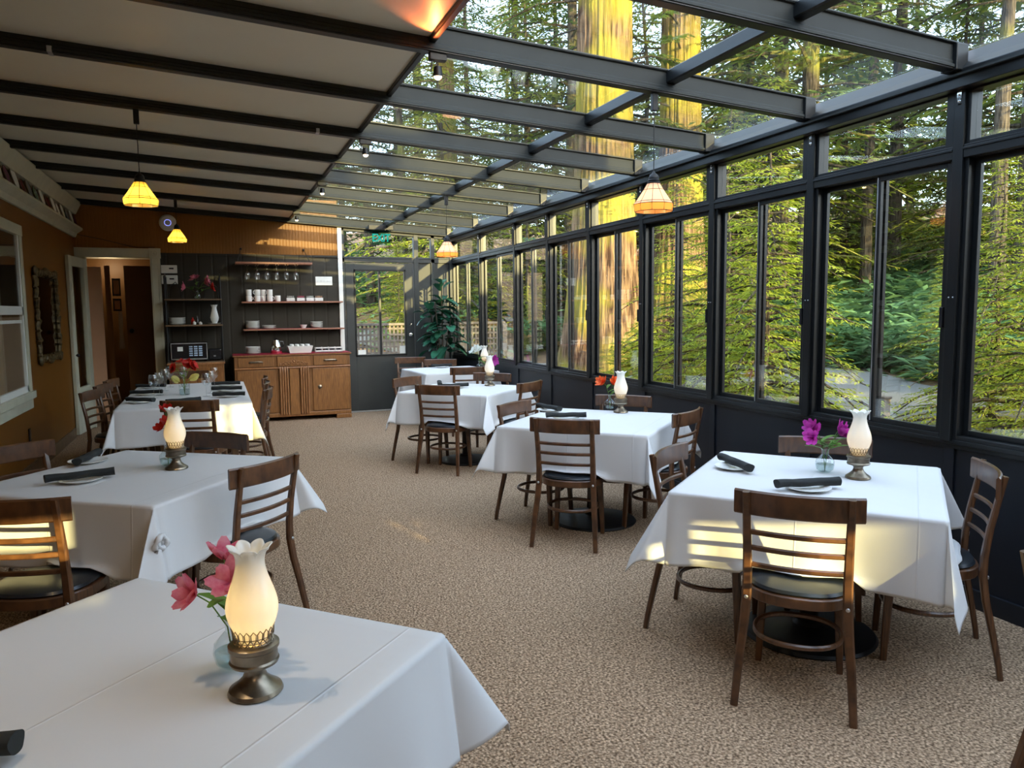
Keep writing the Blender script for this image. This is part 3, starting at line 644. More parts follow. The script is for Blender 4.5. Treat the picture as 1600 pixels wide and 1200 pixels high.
# ---------------------------------------------------------------- flowers and vases
def make_vase():
    t = thing('bud_vase'); t['category'] = 'vase'
    m = MB(); m.lathe([(0, .002), (.018, .002), (.030, .012), (.034, .030), (.031, .046), (.020, .058), (.0125, .066), (.0125, .082), (.016, .088)], 28, (0, 0, 0), None, False); c = m.build('body', 'glass_vase', t)
    MB().lathe([(0, .004), (.018, .004), (.028, .013), (.0315, .030), (0, .030)], 24).build('water', 'water', t); return t
VZ = Proto(make_vase)
def petal(m, base, d, up, ln, w, curl=.3):
    d = Vector(d).normalized(); up = Vector(up).normalized(); s = d.cross(up).normalized(); pts = []; n = 5
    for i in range(n):
        t = i / (n - 1); c = Vector(base) + d * ln * t + up * (ln * curl * t * t) ; ww = w * math.sin(PI * (.12 + .80 * t)) ** .8
        pts += [c - s * ww / 2 + up * ww * .15, c, c + s * ww / 2 + up * ww * .15]
    m.add(pts, [(3 * i + j, 3 * i + j + 1, 3 * i + j + 4, 3 * i + j + 3) for i in range(n - 1) for j in (0, 1)])
def flower(x, y, z0, tip, col, label, group=None, size=1.0, kind='trumpet', leaves=2, seed=0, nb=2):
    rg = random.Random(seed * 7 + int(x * 100)); t = thing('flower_stem', (x, y, z0), 0, label, 'flower', group)
    tip = Vector(tip); p = [Vector((0, 0, 0)), Vector((tip.x * .15, tip.y * .15, tip.z * .5)), Vector((tip.x * .6, tip.y * .6, tip.z * .85)), tip]
    m = MB(); m.tube(p, .0018, 6)
    heads = [tip] + [tip + Vector((rg.uniform(-.03, .03), rg.uniform(-.03, .03), rg.uniform(-.035, .015))) for _ in range(nb - 1)]
    for h in heads[1:]: m.tube([p[2], (p[2] + h) / 2 + Vector((0, 0, .004)), h], .0013, 5)
    m.build('stem', 'stem', t)
    for h in heads:
        m = MB(); ax = Vector((h.x + rg.uniform(-.02, .02), h.y - .02, .03 + .5 * abs(h.z) * .1)).normalized(); s = ax.orthogonal().normalized(); u = ax.cross(s)
        n = 7 if kind == 'trumpet' else (5 if kind == 'tulip' else 11)
        for k in range(n):
            a = 2 * PI * k / n + rg.uniform(-.15, .15); ra = s * math.cos(a) + u * math.sin(a); op = (.5 if k % 2 else .85) if kind == 'trumpet' else (.22 if kind == 'tulip' else 1.1)
            petal(m, h, ax + ra * op, ra if kind != 'tulip' else -ra, .036 * size * rg.uniform(.9, 1.15), (.027 if kind != 'tulip' else .024) * size, .30 if kind != 'tulip' else .2)
        m.build('blossom', col, t, angle=180)
    for k in range(leaves):
        m = MB(); a = rg.uniform(0, 6.3); petal(m, p[1] + (p[2] - p[1]) * rg.uniform(.1, .8), (math.cos(a), math.sin(a), .5), (0, 0, 1), .085 * size, .022 * size, -.25); m.build('leaf', 'stem', t, angle=180)
    return t
V1 = (2.775, 2.865); VZ.put((*V1, TOP + .003), 0, 'clear round bud vase holding magenta flowers', None, 1.35)
Z = TOP + .010
flower(*V1, Z, (-.062, .0, .20), 'petal_magenta', 'magenta alstroemeria stem leaning left in the nearest window-side vase', size=1.3, seed=1, leaves=6, nb=3)
flower(*V1, Z, (.052, -.03, .185), 'petal_magenta', 'magenta flower stem leaning right toward the milk glass lamp', size=1.35, seed=2, leaves=6, nb=3)
V2 = (2.962, 5.40); VZ.put((*V2, TOP + .003), 0, 'clear bud vase holding orange-red flowers', None, 1.35)
flower(*V2, Z, (-.055, .0, .215), 'petal_orange', 'orange-red flower stem leaning left in the middle window-side vase', size=1.3, seed=3, nb=3)
flower(*V2, Z, (.02, -.02, .20), 'petal_orange', 'orange-red flower stem upright beside the lamp on the middle window-side table', size=1.3, seed=4, nb=3)
V3 = (3.35, 9.80); VZ.put((*V3, TOP + .003), 0, 'clear bud vase with white and pink flowers on the farthest table', None, 1.35)
flower(*V3, Z, (-.04, .0, .25), 'petal_white', 'white flower stem in the farthest vase', size=1.8, seed=5, nb=3, kind='ball')
flower(*V3, Z, (.10, -.25, .12), 'petal_magenta', 'drooping dark pink flower stem in the farthest vase', size=1.8, seed=6, nb=3, kind='ball')
V6 = (.005, 1.80); VZ.put((*V6, TOP + .003), 0, 'round glass bud vase half hidden behind the nearest lamp', None, 1.35)
flower(*V6, Z, (-.012, .02, .245), 'petal_pink', 'upper pink alstroemeria stem beside the nearest lamp', size=1.25, seed=8, nb=1, leaves=2)
flower(*V6, Z, (.0, -.03, .205), 'petal_pink', 'middle pink alstroemeria stem touching the nearest lamp', size=1.35, seed=9, nb=1, leaves=3)
flower(*V6, Z, (-.075, -.02, .185), 'petal_pink', 'lower pink alstroemeria stem leaning out to the left', size=1.25, seed=10, nb=1, leaves=1)
V5 = (-.27, 4.40); VZ.put((*V5, TOP + .003), 0, 'bud vase hidden behind the glowing lamp on the left table', None, 1.35)
flower(*V5, Z, (.0, .02, .29), 'petal_red', 'tall dark red flower stem behind the left table lamp', size=1.0, seed=11, nb=2, leaves=1)
flower(*V5, Z, (.0, -.02, .23), 'petal_red', 'lower dark red flower stem behind the left table lamp', size=1.0, seed=12, nb=2, leaves=2)
# clear tumbler of red flowers and pale tulips on the long table
gv = thing('glass_tumbler', (-.32, 8.2, TOP + .003), 0, 'square clear tumbler holding red flowers and pale tulips on the long table', 'vase')
m = MB(); m.lathe([(0, .002), (.045, .002), (.05, .01), (.052, .11)], 20, cap=False); m.build('body', 'glass_vase', gv); MB().lathe([(0, .006), (.044, .006), (.046, .06), (0, .06)], 20).build('water', 'water', gv)
for k, (tx, ty, tz) in enumerate(((-.07, 0, .27), (.0, .0, .31), (.07, -.02, .28), (.02, .06, .29))):
    flower(-.32, 8.2, Z, (tx, ty, tz), 'petal_red', 'red blossom stem in the tumbler on the long table', 'red blossoms in the long table tumbler', size=1.15, seed=20 + k, nb=3, kind='ball', leaves=1)
for k, (tx, ty, tz) in enumerate(((-.05, -.03, .13), (.055, -.03, .15))):
    flower(-.32, 8.2, Z, (tx, ty, tz), 'petal_yellow', ('left' if k == 0 else 'right') + ' pale yellow tulip low in the long table tumbler', size=3.0, seed=30 + k, nb=1, kind='tulip', leaves=0)

# ---------------------------------------------------------------- plates, rolled napkins, wine glasses
def make_plate():
    o = MB().lathe([(0, .0), (.058, .0), (.062, .003), (.085, .010), (.098, .014), (.099, .0165), (.085, .013), (.06, .0055), (0, .005)], 36).build('side_plate', 'plate'); o['category'] = 'plate'; return o
def make_roll():
    m = MB(); n = 22; sp = []
    for k in range(40):
        a = 2 * PI * k / 20; r = .022 - .0062 * (k / 40); sp.append((r * math.cos(a), r * math.sin(a)))
    inner = [(x * .86, y * .86) for x, y in sp][::-1]; prof = sp + inner
    prof = [((.0225 + .0025 * math.sin(3 * 2 * PI * k / 28)) * math.cos(2 * PI * k / 28), (.0195 + .0015 * math.sin(2 * 2 * PI * k / 28 + 1)) * math.sin(2 * PI * k / 28)) for k in range(28)]
    path = [(-.15 + .30 * k / 14, .004 * math.sin(k * .7), .022 + .0015 * math.sin(k * .9)) for k in range(15)]
    m.sweep(path, prof, scale=[1.08, 1.02, .98, .97, .96, .95, .96, .97, .97, .98, .99, 1.0, 1.04, 1.08, 1.12])
    t = thing('napkin_roll'); t['category'] = 'napkin'; m.build('rolled_cloth', 'napkin', t)
    m = MB(); m.sweep([(-.13, .019, .030), (.0, .021, .031), (.13, .018, .031)], rr(.003, .010)); m.build('loose_flap', 'napkin', t)
    return t
PLT, ROL = Proto(make_plate), Proto(make_roll)
NAPS = [((2.449, 3.25), (2.400, 2.97), 'at the left corner of the nearest window-side table'),
 ((2.285, 2.645), (2.585, 2.575), 'before the foreground chair on the nearest window-side table'),
 ((2.441, 5.66), (2.499, 5.38), 'at the far left of the middle window-side table'),
 ((2.268, 5.087), (2.525, 4.99), 'nearest the dark chair on the middle window-side table'),
 ((2.263, 8.0), (2.19, 7.72), 'seen end-on at the left of the third window-side table'),
 ((2.185, 7.57), (2.444, 7.59), 'lying crosswise on the third window-side table'),
 ((2.85, 10.42), (3.14, 10.46), 'on the farthest window-side table'),
 ((-.72, 4.54), (-.66, 4.82), 'seen end-on at the far side of the left table'),
 ((-.80, 4.12), (-.50, 4.20), 'in the middle of the left table'),
 ((-.66, 1.62), (-.385, 1.565), 'cut by the left edge on the table nearest the camera'),
 ((-.78, 7.72), (-.57, 7.56), 'nearest on the wall side of the long table'),
 ((-.80, 8.38), (-.56, 8.34), 'middle on the wall side of the long table'),
 ((-.80, 9.10), (-.58, 9.06), 'farthest on the wall side of the long table'),
 ((-.42, 7.36), (-.18, 7.45), 'at the near head of the long table'),
 ((.22, 7.74), (-.04, 7.82), 'nearest on the aisle side of the long table'),
 ((.20, 8.36), (-.04, 8.42), 'middle on the aisle side of the long table'),
 ((.20, 8.98), (-.04, 9.02), 'farthest on the aisle side of the long table')]
for a, b, lb in NAPS:
    cx, cy = (a[0] + b[0]) / 2, (a[1] + b[1]) / 2; an = math.atan2(b[1] - a[1], b[0] - a[0])
    PLT.put((cx, cy, TOP + .0035), 0, 'white plate under the roll ' + lb); ROL.put((cx, cy, TOP + .0155), an, 'black napkin roll ' + lb)
PLT.put((-.62, 2.03, TOP + .0035), 0, 'empty white side plate at the left edge of the nearest table')
def make_wine():
    o = MB().lathe([(.034, 0), (.034, .002), (.006, .005), (.0035, .012), (.0032, .085), (.008, .095), (.028, .112), (.037, .135), (.0385, .155), (.035, .185), (.031, .205)], 28, cap=False).build('wine_glass', 'glass_thin'); o['category'] = 'wine glass'; return o
WG = Proto(make_wine)
for (x, y, lb) in ((-.585, 8.0, 'nearest wine glass on the wall side of the long table'), (-.555, 8.3, 'second wine glass on the wall side of the long table'), (-.53, 8.75, 'third wine glass on the wall side of the long table'),
  (-.50, 9.15, 'farthest wine glass on the wall side of the long table'), (-.115, 7.95, 'nearest wine glass on the aisle side of the long table'), (-.075, 8.25, 'second wine glass on the aisle side of the long table'), (-.04, 8.75, 'third wine glass on the aisle side of the long table'), (-.36, 9.1, 'wine glass behind the red blossoms on the long table')):
    WG.put((x, y, TOP + .003), 0, lb, None, 1.12)

# ---------------------------------------------------------------- sideboard
sb = thing('sideboard', (1.02, D - .30, 0), 0, 'carved honey oak sideboard under the wall shelves', 'sideboard')
x0, x1, y0, y1 = -.80, .82, -.22, .24
MB().bx(x0, x1, y0 + .012, y1, .10, .95).build('carcass', 'oak', sb, False, .004)
MB().bx(x0 - .02, x1 + .02, y0 - .02, y1, .95, .975).build('top', 'oak_trim', sb, False, .008)
m = MB(); m.bx(x0, x1, y0 + .004, y0 + .03, .06, .115)
for s in (x0, x1 - .22): m.bx(s, s + .22, y0 - .01, y0 + .04, 0, .06)
m.bx(x0, x0 + .06, y1 - .05, y1, 0, .1); m.bx(x1 - .06, x1, y1 - .05, y1, 0, .1); m.build('plinth', 'oak', sb, False, .006)
m = MB()
for a, b in ((x0, -.24), (.26, x1)): m.sweep([(a, y0, .775), (b, y0, .775)], rr(.03, .028, .012))
m.sweep([(-.24, y0 - .01, .775), (.26, y0 - .01, .775)], rr(.035, .028, .012)); m.build('waist_moulding', 'oak_trim', sb)
for k, (a, b) in enumerate(((x0 + .05, -.27), (.29, x1 - .05))):
    d = MB().bx(a, b, y0 - .006, y0 + .02, .80, .94).build('drawer', 'oak', sb, False, .004)
    c = (a + b) / 2; m = MB(); m.tube([(c - .09, y0 - .008, .865), (c - .07, y0 - .03, .872), (c, y0 - .034, .876), (c + .07, y0 - .03, .872), (c + .09, y0 - .008, .865)], .012, 8); m.bx(c - .085, c + .085, y0 - .009, y0 - .005, .855, .885)
    m.build('handle', 'pewter', d)
d = MB().bx(-.22, .24, y0 - .014, y0 + .02, .80, .94).build('drawer', 'oak', sb, False, .004)
m = MB(); yc = y0 - .018
for sgn in (-1, 1):
    for k, (cx, r) in enumerate(((.055, .030), (.105, .024), (.15, .018), (.19, .013))):
        m.tube([(.01 + sgn * cx + r * math.cos(a) * (1 - a / 14), yc, .818 + r * .9 + r * math.sin(a) * (1 - a / 14)) for a in [q * .5 for q in range(14)]], .0075, 6, up=(0, 1, 0))
m.tube([(.01 + .032 * math.cos(a), yc, .865 + .032 * math.sin(a)) for a in [q * PI / 12 for q in range(24)]], .006, 6, True, up=(0, 1, 0)); m.ball((.01, yc, .865), .016)
for k in range(7): a = PI * k / 6; m.tube([(.01 + .03 * math.cos(a), yc, .865 + .03 * math.sin(a)), (.01 + .055 * math.cos(a), yc, .862 + .05 * math.sin(a))], .006, 6, up=(0, 1, 0))
m.build('carving', 'oak_trim', d)
for k, (a, b) in enumerate(((x0 + .03, -.25), (.27, x1 - .03))):
    d = MB().bx(a, b, y0 - .004, y0 + .02, .13, .755).build('door', 'oak', sb, False, .005)
    kx = b - .09 if k == 0 else a + .10
    m = MB(); m.lathe([(0, 0), (.028, 0), (.03, .005), (.016, .009), (.016, .018), (.022, .026), (.014, .032), (0, .033)], 20); m.xf(Matrix.Translation((kx, y0 - .004, .48)) @ Matrix.Rotation(PI / 2, 4, 'X')); m.build('knob', 'pewter', d)
m = MB()
for sgn, c in ((-1, -.135), (1, .155)):
    for k in range(4): m.tube([(c + (k - 1.5) * .033, y0 - .012, .10), (c + (k - 1.5) * .033, y0 - .02, .70), (c + (k - 1.5) * .033, y0 - .022, .75), (c + (k - 1.5) * .033 + .006 * sgn, y0 - .008, .79)], .015, 8, up=(0, 1, 0))
m.build('fluted_pilaster', 'oak_trim', sb); MB().bx(-.055, .075, y0 - .012, y0 + .02, .09, .76).build('centre_panel', 'oak', sb, False, .003)
MB().bx(x0 - .01, x1 + .01, y0 - .03, y1, .976, .979).build('table_runner', 'red', smooth=False).location = (1.02, D - .30, 0)
tag(bpy.context.scene.objects['table_runner'], 'dark red runner covering the sideboard top', 'runner')
SBZ, SBY = .980, D - .32
# wall shelves
for z, w0, w1, lb in ((1.725, .366, 1.81, 'upper reddish wooden wall shelf holding mugs'), (1.325, .375, 1.82, 'lower reddish wooden wall shelf holding plates')):
    t = thing('wall_shelf', (0, D, z), 0, lb, 'shelf'); MB().bx(w0, w1, -.24, -.0, -.012, .010).build('board', 'shelfwood', t, False, .003); MB().bx(w0 + .05, w1 - .35, -.235, -.02, .010, .012).build('liner', 'red', t, False)
    for x in (w0 + .2, w1 - .2): MB().bx(x - .01, x + .01, -.2, 0, -.03, -.012).build('bracket', 'iron', t, False)
rk = thing('glass_rack', (0, D - .16, 2.285), 0, 'hanging wooden rack holding six upside-down wine glasses', 'rack')
MB().bx(.30, 1.37, -.14, .14, -.012, .018).build('board', 'shelfwood', rk, False, .003)
for k in range(6):
    x = .46 + k * .136
    for s in (-.018, .018): MB().bx(x + s - .005, x + s + .005, -.13, .12, -.026, -.012).build('runner', 'shelfwood', rk, False)
for x in (.33, 1.34):
    m = MB(); m.tube([(x, -.12, .018), (x - .06 if x > 1 else x + .06, .145, .22)], .004, 6); m.ball((x - .06 if x > 1 else x + .06, .145, .22), .016); m.build('hanging_cord', 'iron', rk)
for k in range(6):
    o = dup(WG.o, (.46 + k * .136, D - .2, 2.279), 0, 'wine glass hanging upside down, %s in the rack' % ['first from the left', 'second from the left', 'third from the left', 'third from the right', 'second from the right', 'last on the right'][k], 'wine glasses hanging in the rack', 1.08)
    o.rotation_euler = (PI, 0, 0)
def X_(px): return .36 + (px - 377) * .00912
def make_mug():
    t = thing('coffee_mug'); t['category'] = 'mug'
    m = MB(); m.lathe([(0, .0), (.036, 0), (.040, .01), (.041, .085), (.038, .085), (.036, .012), (0, .01)], 24); m.build('cup', 'plate', t)
    m = MB(); m.tube([(.038 + .026 * math.sin(a), 0, .045 + .026 * math.cos(a)) for a in [PI * k / 8 for k in range(9)]], .005, 6, up=(0, 1, 0)); m.build('handle', 'plate', t); return t
MG = Proto(make_mug); z1 = 1.7375
for k, (px, dy, h, lb) in enumerate(((389, 0, 0, 'leftmost white mug on the upper shelf'), (389, 0, .087, 'white mug stacked on the leftmost one'), (402, 0, 0, 'second white mug of the front row on the upper shelf'), (402, 0, .087, 'white mug stacked on the second one'), (411, .07, .0, 'white mug standing behind the second stack'), (411, .07, .087, 'white mug on top of the rear stack'), (421, 0, 0, 'third white mug of the front row on the upper shelf'), (421, 0, .087, 'white mug stacked on the third one'), (433, 0, 0, 'single low white mug right of the stacked mugs'))):
    MG.put((X_(px), D - .15 + dy, z1 + h), .6 + k, lb)
for k, px in enumerate((453, 469, 484, 498)):
    t = thing('sugar_caddy', (X_(px), D - .15, z1), 0, 'small white packet caddy, %s of four on the upper shelf' % ['leftmost', 'second', 'third', 'rightmost'][k], 'caddy')
    m = MB(); m.bx(-.06, .06, -.035, .035, 0, .005); m.bx(-.06, .06, -.035, -.032, 0, .05); m.bx(-.06, .06, .032, .035, 0, .05); m.bx(-.06, -.057, -.035, .035, 0, .05); m.bx(.057, .06, -.035, .035, 0, .05); m.build('tray', 'white', t, False)
    m = MB()
    for q in range(7): m.box((-.045 + q * .015, 0, .045), (.004, .055, .07), 0, Matrix.Rotation(.15 * math.sin(q), 3, 'Y'))
    m.build('packets', ['white', 'petal_pink', 'white', 'peach'][k], t, False)['kind'] = 'stuff'
def stack(px, z, n, lb, grp, sc=1.0, y=D - .14):
    for k in range(n): dup(PLT.o, (X_(px), y, z + k * .0165 * sc), 0, lb, grp, sc)
z2 = 1.3375
stack(393, z2, 7, 'white plate in the tall stack at the left of the lower shelf', 'tall plate stack on the lower shelf')
stack(418, z2, 3, 'white plate in the short stack beside the tall one on the lower shelf', 'short plate stack on the lower shelf')
stack(493, z2, 6, 'white plate in the stack at the right end of the lower shelf', 'right plate stack on the lower shelf', .95)
stack(391, SBZ, 6, 'white plate in the stack at the left of the sideboard top', 'plate stack on the sideboard', 1.05, SBY)
o = MB().lathe([(0, 0), (.03, 0), (.055, .05), (.052, .05), (.028, .006), (0, .006)], 24).build('sugar_bowl', 'plate', loc=(X_(472), D - .14, z2)); tag(o, 'small white bowl between the plate stacks on the lower shelf', 'bowl')
t = thing('coffee_carafe', (X_(426), SBY, SBZ), 0, 'chrome coffee carafe on the sideboard', 'carafe')
MB().lathe([(0, .03), (.07, .03), (.075, .05), (.07, .15), (.05, .18), (.05, .195), (0, .2)], 28).build('body', 'chrome', t); MB().lathe([(0, 0), (.08, 0), (.08, .03), (0, .03)], 24).build('base', 'red', t)
MB().tube([(.05, 0, .17), (.10, 0, .17), (.11, 0, .11), (.07, 0, .07)], .009, 8, up=(0, 1, 0)).build('handle', 'black', t); MB().lathe([(0, .195), (.03, .2), (.012, .215), (0, .22)], 16).build('lid', 'black', t)
t = thing('storage_tub', (X_(463), SBY, SBZ), 0, 'translucent white tub of white cups on the sideboard', 'tub')
m = MB(); m.add([(-.15, -.09, 0), (.15, -.09, 0), (.15, .09, 0), (-.15, .09, 0), (-.18, -.11, .1), (.18, -.11, .1), (.18, .11, .1), (-.18, .11, .1), (-.17, -.10, .1), (.17, -.10, .1), (.17, .10, .1), (-.17, .10, .1), (-.14, -.08, .006), (.14, -.08, .006), (.14, .08, .006), (-.14, .08, .006)], [(0, 3, 2, 1), (0, 1, 5, 4), (1, 2, 6, 5), (2, 3, 7, 6), (3, 0, 4, 7), (4, 5, 9, 8), (5, 6, 10, 9), (6, 7, 11, 10), (7, 4, 8, 11), (8, 9, 13, 12), (9, 10, 14, 13), (10, 11, 15, 14), (11, 8, 12, 15), (12, 13, 14, 15)]); m.build('tub', 'white', t, False)
CU = Proto(lambda: tag(MB().lathe([(0, 0), (.018, 0), (.03, .05), (.028, .05), (.016, .004), (0, .004)], 20).build('small_cup', 'plate'), None, 'cup'))
for k in range(8): CU.put((X_(463) - .115 + (k % 4) * .075, SBY - .045 + (k // 4) * .09, SBZ + .075), 0, 'small white cup piled in the tub on the sideboard', 'cups in the tub')
t = thing('condiment_tray', (X_(508), SBY - .03, SBZ), 0, 'low white rack of creamers at the right end of the sideboard', 'tray')
m = MB(); m.bx(-.2, .2, -.05, .05, 0, .01); m.bx(-.2, .2, -.05, -.045, 0, .03); m.bx(-.2, .2, -.05, -.045, .055, .075)
for k in range(5): m.bx(-.2 + k * .098, -.192 + k * .098, -.05, .05, 0, .075)
m.build('rack', 'white', t, False, .001)
for k in range(4): MB().lathe([(0, .01), (.028, .01), (.034, .05), (.03, .055), (0, .055)], 16, (-.147 + k * .098, 0, 0)).build('creamer', 'black', t)
# baker's rack with cabinet on the left
br = thing('bakers_rack', (-.285, D - .22, 0), 0, 'tall dark rack with wooden shelves left of the sideboard, microwave on it', 'rack')
for sx in (-.345, .365):
    for sy in (-.17, .17): MB().tube([(sx, sy, 0), (sx, sy, 2.09)], .011, 8, up=(0, 1, 0)).build('post', 'iron', br)
    m = MB(); m.tube([(sx, -.17, 2.08), (sx, 0, 2.13), (sx, .17, 2.08)], .008, 6, up=(1, 0, 0)); m.build('top_bow', 'iron', br)
for z in (1.775, 1.415, .90): MB().bx(-.36, .38, -.19, .19, z - .02, z).build('shelf', 'darkwood', br, False, .003)
for s in (-1, 1):
    m = MB(); m.tube([(s * .33 + .01, .15, 1.79), (s * .31 + .01, .15, 1.95), (s * .22, .15, 2.02), (s * .16, .15, 1.93), (s * .15, .15, 1.79)], .006, 6, up=(0, 1, 0)); m.build('scroll', 'iron', br)
MB().bx(-.345, .37, -.185, .18, .0, .86).build('cabinet', 'oak', br, False, .004); MB().bx(-.37, .385, -.2, .19, .86, .882).build('cabinet_top', 'oak_trim', br, False, .005)
for a, b in ((-.32, .0), (.02, .34)): MB().bx(a, b, -.195, -.18, .06, .82).build('cabinet_door', 'oak', br, False, .004)
mw = thing('microwave', (-.36, D - .28, .902), 0, 'black microwave with silver edge on the rack left of the sideboard', 'microwave')
MB().bx(-.24, .24, -.14, .14, .015, .27).build('body', 'black', mw, False, .006)
m = MB(); m.bx(-.235, .235, -.148, -.14, .03, .045); m.bx(-.235, .235, -.148, -.14, .25, .262); m.bx(-.235, -.225, -.148, -.14, .03, .262); m.bx(.225, .235, -.148, -.14, .03, .262); m.build('silver_edge', 'silver', mw, False)
MB().bx(-.15, -.08, -.146, -.14, .15, .21).build('sticker', 'white', mw, False)
m = MB()
for i in range(3):
    for j in range(5): m.bx(.0 + i * .062, .045 + i * .062, -.146, -.14, .08 + j * .03, .098 + j * .03)
m.build('keypad', 'display', mw, False)
for s in (-.2, .2): MB().bx(s - .02, s + .02, -.1, .1, 0, .015).build('foot', 'black', mw, False)
tt = thing('toaster', (-.03, D - .25, .902), 0, 'small black toaster beside the microwave', 'toaster'); MB().bx(-.09, .09, -.12, .12, .01, .17).build('body', 'black', tt, False, .02, 3); MB().box((0, -.125, .07), (.03, .012, .02)).build('lever', 'chrome', tt, False)
for k in range(6): dup(PLT.o, (-.5, D - .22, 1.417 + k * .0165), 0, 'white plate in the stack on the middle shelf of the dark rack', 'plate stack on the dark rack', 1.1)
o = MB().lathe([(.030, .0), (.05, .04), (.058, .08), (.05, .12), (.034, .19), (.03, .22), (.036, .25), (.044, .262)], 42, (0, 0, 0), lambda i, r, z, a: (r + (.005 * math.cos(6 * a) if z > .24 else 0), z), False).build('spare_lamp_chimney', 'milk', loc=(-.01, D - .24, 1.432)); tag(o, 'spare milk glass chimney standing on the dark rack', 'lamp chimney')
dup(PLT.o, (-.01, D - .24, 1.417), 0, 'white saucer under the spare milk glass chimney')
for k, (x, c, h) in enumerate(((-.30, 'petal_red', .10), (-.24, 'black', .12), (-.20, 'white', .04), (-.28, 'white', .05))):
    o = MB().lathe([(0, 0), (.022, 0), (.024, h * .6), (.01, h * .8), (.01, h), (0, h)], 16).build('condiment_bottle' if k < 2 else 'ramekin', c, loc=(x, D - .2 - .05 * (k > 1), 1.417))
    tag(o, ['red capped bottle beside the plates on the dark rack', 'slim black bottle on the middle shelf of the dark rack', 'right white ramekin on the dark rack', 'left white ramekin on the dark rack'][k], ['bottle', 'bottle', 'dish', 'dish'][k])
dup(VZ.o, (-.22, D - .22, 1.777), 0, 'bud vase with pink flowers on top of the dark rack', None, 1.4)
for k, (tx, tz) in enumerate(((-.16, .16), (-.02, .27), (.12, .24), (.18, .15))): flower(-.22, D - .22, 1.79, (tx, 0, tz), 'petal_pink' if k < 3 else 'petal_red', ['dusty pink flower drooping left on the dark rack', 'tall dusty pink flower on the dark rack', 'dusty pink flower leaning right on the dark rack', 'dark red flower drooping right on the dark rack'][k], size=1.7, seed=50 + k, nb=2, kind='ball')
# wall fittings
t = thing('light_switch', (1.567, D, 2.045), 0, 'white four-gang switch plate right of the glass rack', 'switch'); MB().bx(-.125, .125, -.008, 0, -.065, .065).build('plate', 'white', t, False, .003)
for k in range(4): MB().bx(-.095 + k * .05, -.085 + k * .05, -.018, -.008, -.012, .012).build('toggle', 'white', t, False)
for z, h, lb in ((2.20, .115, 'upper white control box by the door casing'), (2.055, .125, 'lower white control box by the door casing')):
    t = thing('thermostat', (-.58, D, z), 0, lb, 'thermostat'); MB().bx(-.105, .105, -.04, 0, -h / 2, h / 2).build('body', 'white', t, False, .006); MB().bx(-.0, .06, -.042, -.04, 0, .02).build('display', 'iron', t, False)
t = thing('wireless_access_point', (-.565, D, 2.85), 0, 'round white ceiling-type disc on the ochre wall with a blue ring', 'access point')
m = MB(); m.lathe([(0, 0), (.115, 0), (.115, .012), (.095, .03), (0, .034)], 40); m.xf(Matrix.Rotation(PI / 2, 4, 'X')); m.build('housing', 'white', t)
m = MB(); m.sweep([(.042 * math.cos(2 * PI * k / 32), -.034, .042 * math.sin(2 * PI * k / 32)) for k in range(32)], rr(.006, .003), up=(0, 1, 0), closed=True); m.build('status_ring', 'led', t)
o = MB().tube([(-1.7, D - .012, 2.66), (-1.4, D - .012, 2.60), (-1.0, D - .012, 2.50), (-.75, D - .012, 2.505)], .004, 6).build('wall_cable', 'iron'); tag(o, 'thin dark cable sagging across the ochre wall above the doorway', 'cable')
# gilt mirror, wall outlet on the left wall
mr_ = thing('wall_mirror', (L, 9.70, 1.565), 0, 'tall mirror in an ornate carved gilt frame on the ochre wall', 'mirror')
MB().bx(.004, .012, -.50, .50, -.42, .42).build('glass', 'mirror', mr_, False)
m = MB(); pts = []
for k in range(120):
    q = k / 120 * 4; s = int(q); f = q - s; a, b = .54, .46
    p = [(-a + 2 * a * f, -b), (a, -b + 2 * b * f), (a - 2 * a * f, b), (-a, b - 2 * b * f)][s]; pts.append((.022 + .006 * math.sin(k * 1.9), p[0] + .016 * math.sin(k * 2.3), p[1] + .016 * math.cos(k * 1.7)))
m.tube(pts, .030, 8, True, up=(1, 0, 0), scale=[1 + .14 * math.sin(k * .9) + .10 * math.sin(k * 2.3) for k in range(120)])
for sy in (-1, 1):
    for sz in (-1, 1): m.ball((.03, sy * .54, sz * .47), .055, (.5, 1, 1))
m.ball((.03, 0, -.49), .05, (.5, 2.2, .8)); m.ball((.03, 0, .49), .05, (.5, 2.6, .8)); m.build('frame', 'gilt', mr_)
t = thing('wall_outlet', (L, 8.55, .405), 0, 'dark outlet plate low on the ochre wall', 'outlet'); MB().bx(0, .008, -.04, .04, -.065, .065).build('plate', 'iron', t, False, .002); MB().bx(.008, .010, -.015, .015, -.04, .04).build('sockets', 'black', t, False)
# decorative plates on the plate rail
DPL = [('white', 'plain white'), ('plum', 'plum purple'), ('white', 'pearly white'), ('maroon', 'dark red'), ('rock', 'blue-grey'), ('sage', 'green patterned'), ('white', 'ivory'), ('maroon', 'wine red'), ('white', 'milk white'), ('plate', 'cream'), ('white', 'bone white'), ('rock', 'stone grey'), ('white', 'china white'), ('plum', 'violet')]
for k, (mt, nm) in enumerate(DPL):
    m = MB(); r = [.105, .09, .115, .08, .1, .09][k % 6]; m.lathe([(0, 0), (r * .6, 0), (r * .95, .014), (r, .018), (r * .94, .02), (r * .6, .006), (0, .006)], 32)
    m.xf(Matrix.Rotation(math.radians(76), 4, 'Y')); o = thing('display_plate', (L + .035, 7.85 + k * .30, 2.749 + r * .97), 0, '%s display plate on the plate rail, %s from the doorway corner' % (nm, ['fourteenth', 'thirteenth', 'twelfth', 'eleventh', 'tenth', 'ninth', 'eighth', 'seventh', 'sixth', 'fifth', 'fourth', 'third', 'second', 'first'][k]), 'plate')
    m.build('dish', mt, o); m = MB(); m.lathe([(r * .97, .0175), (r * 1.01, .0185), (r * .97, .0205)], 32, cap=False); m.xf(Matrix.Rotation(math.radians(76), 4, 'Y')); m.build('rim', 'gilt', o)

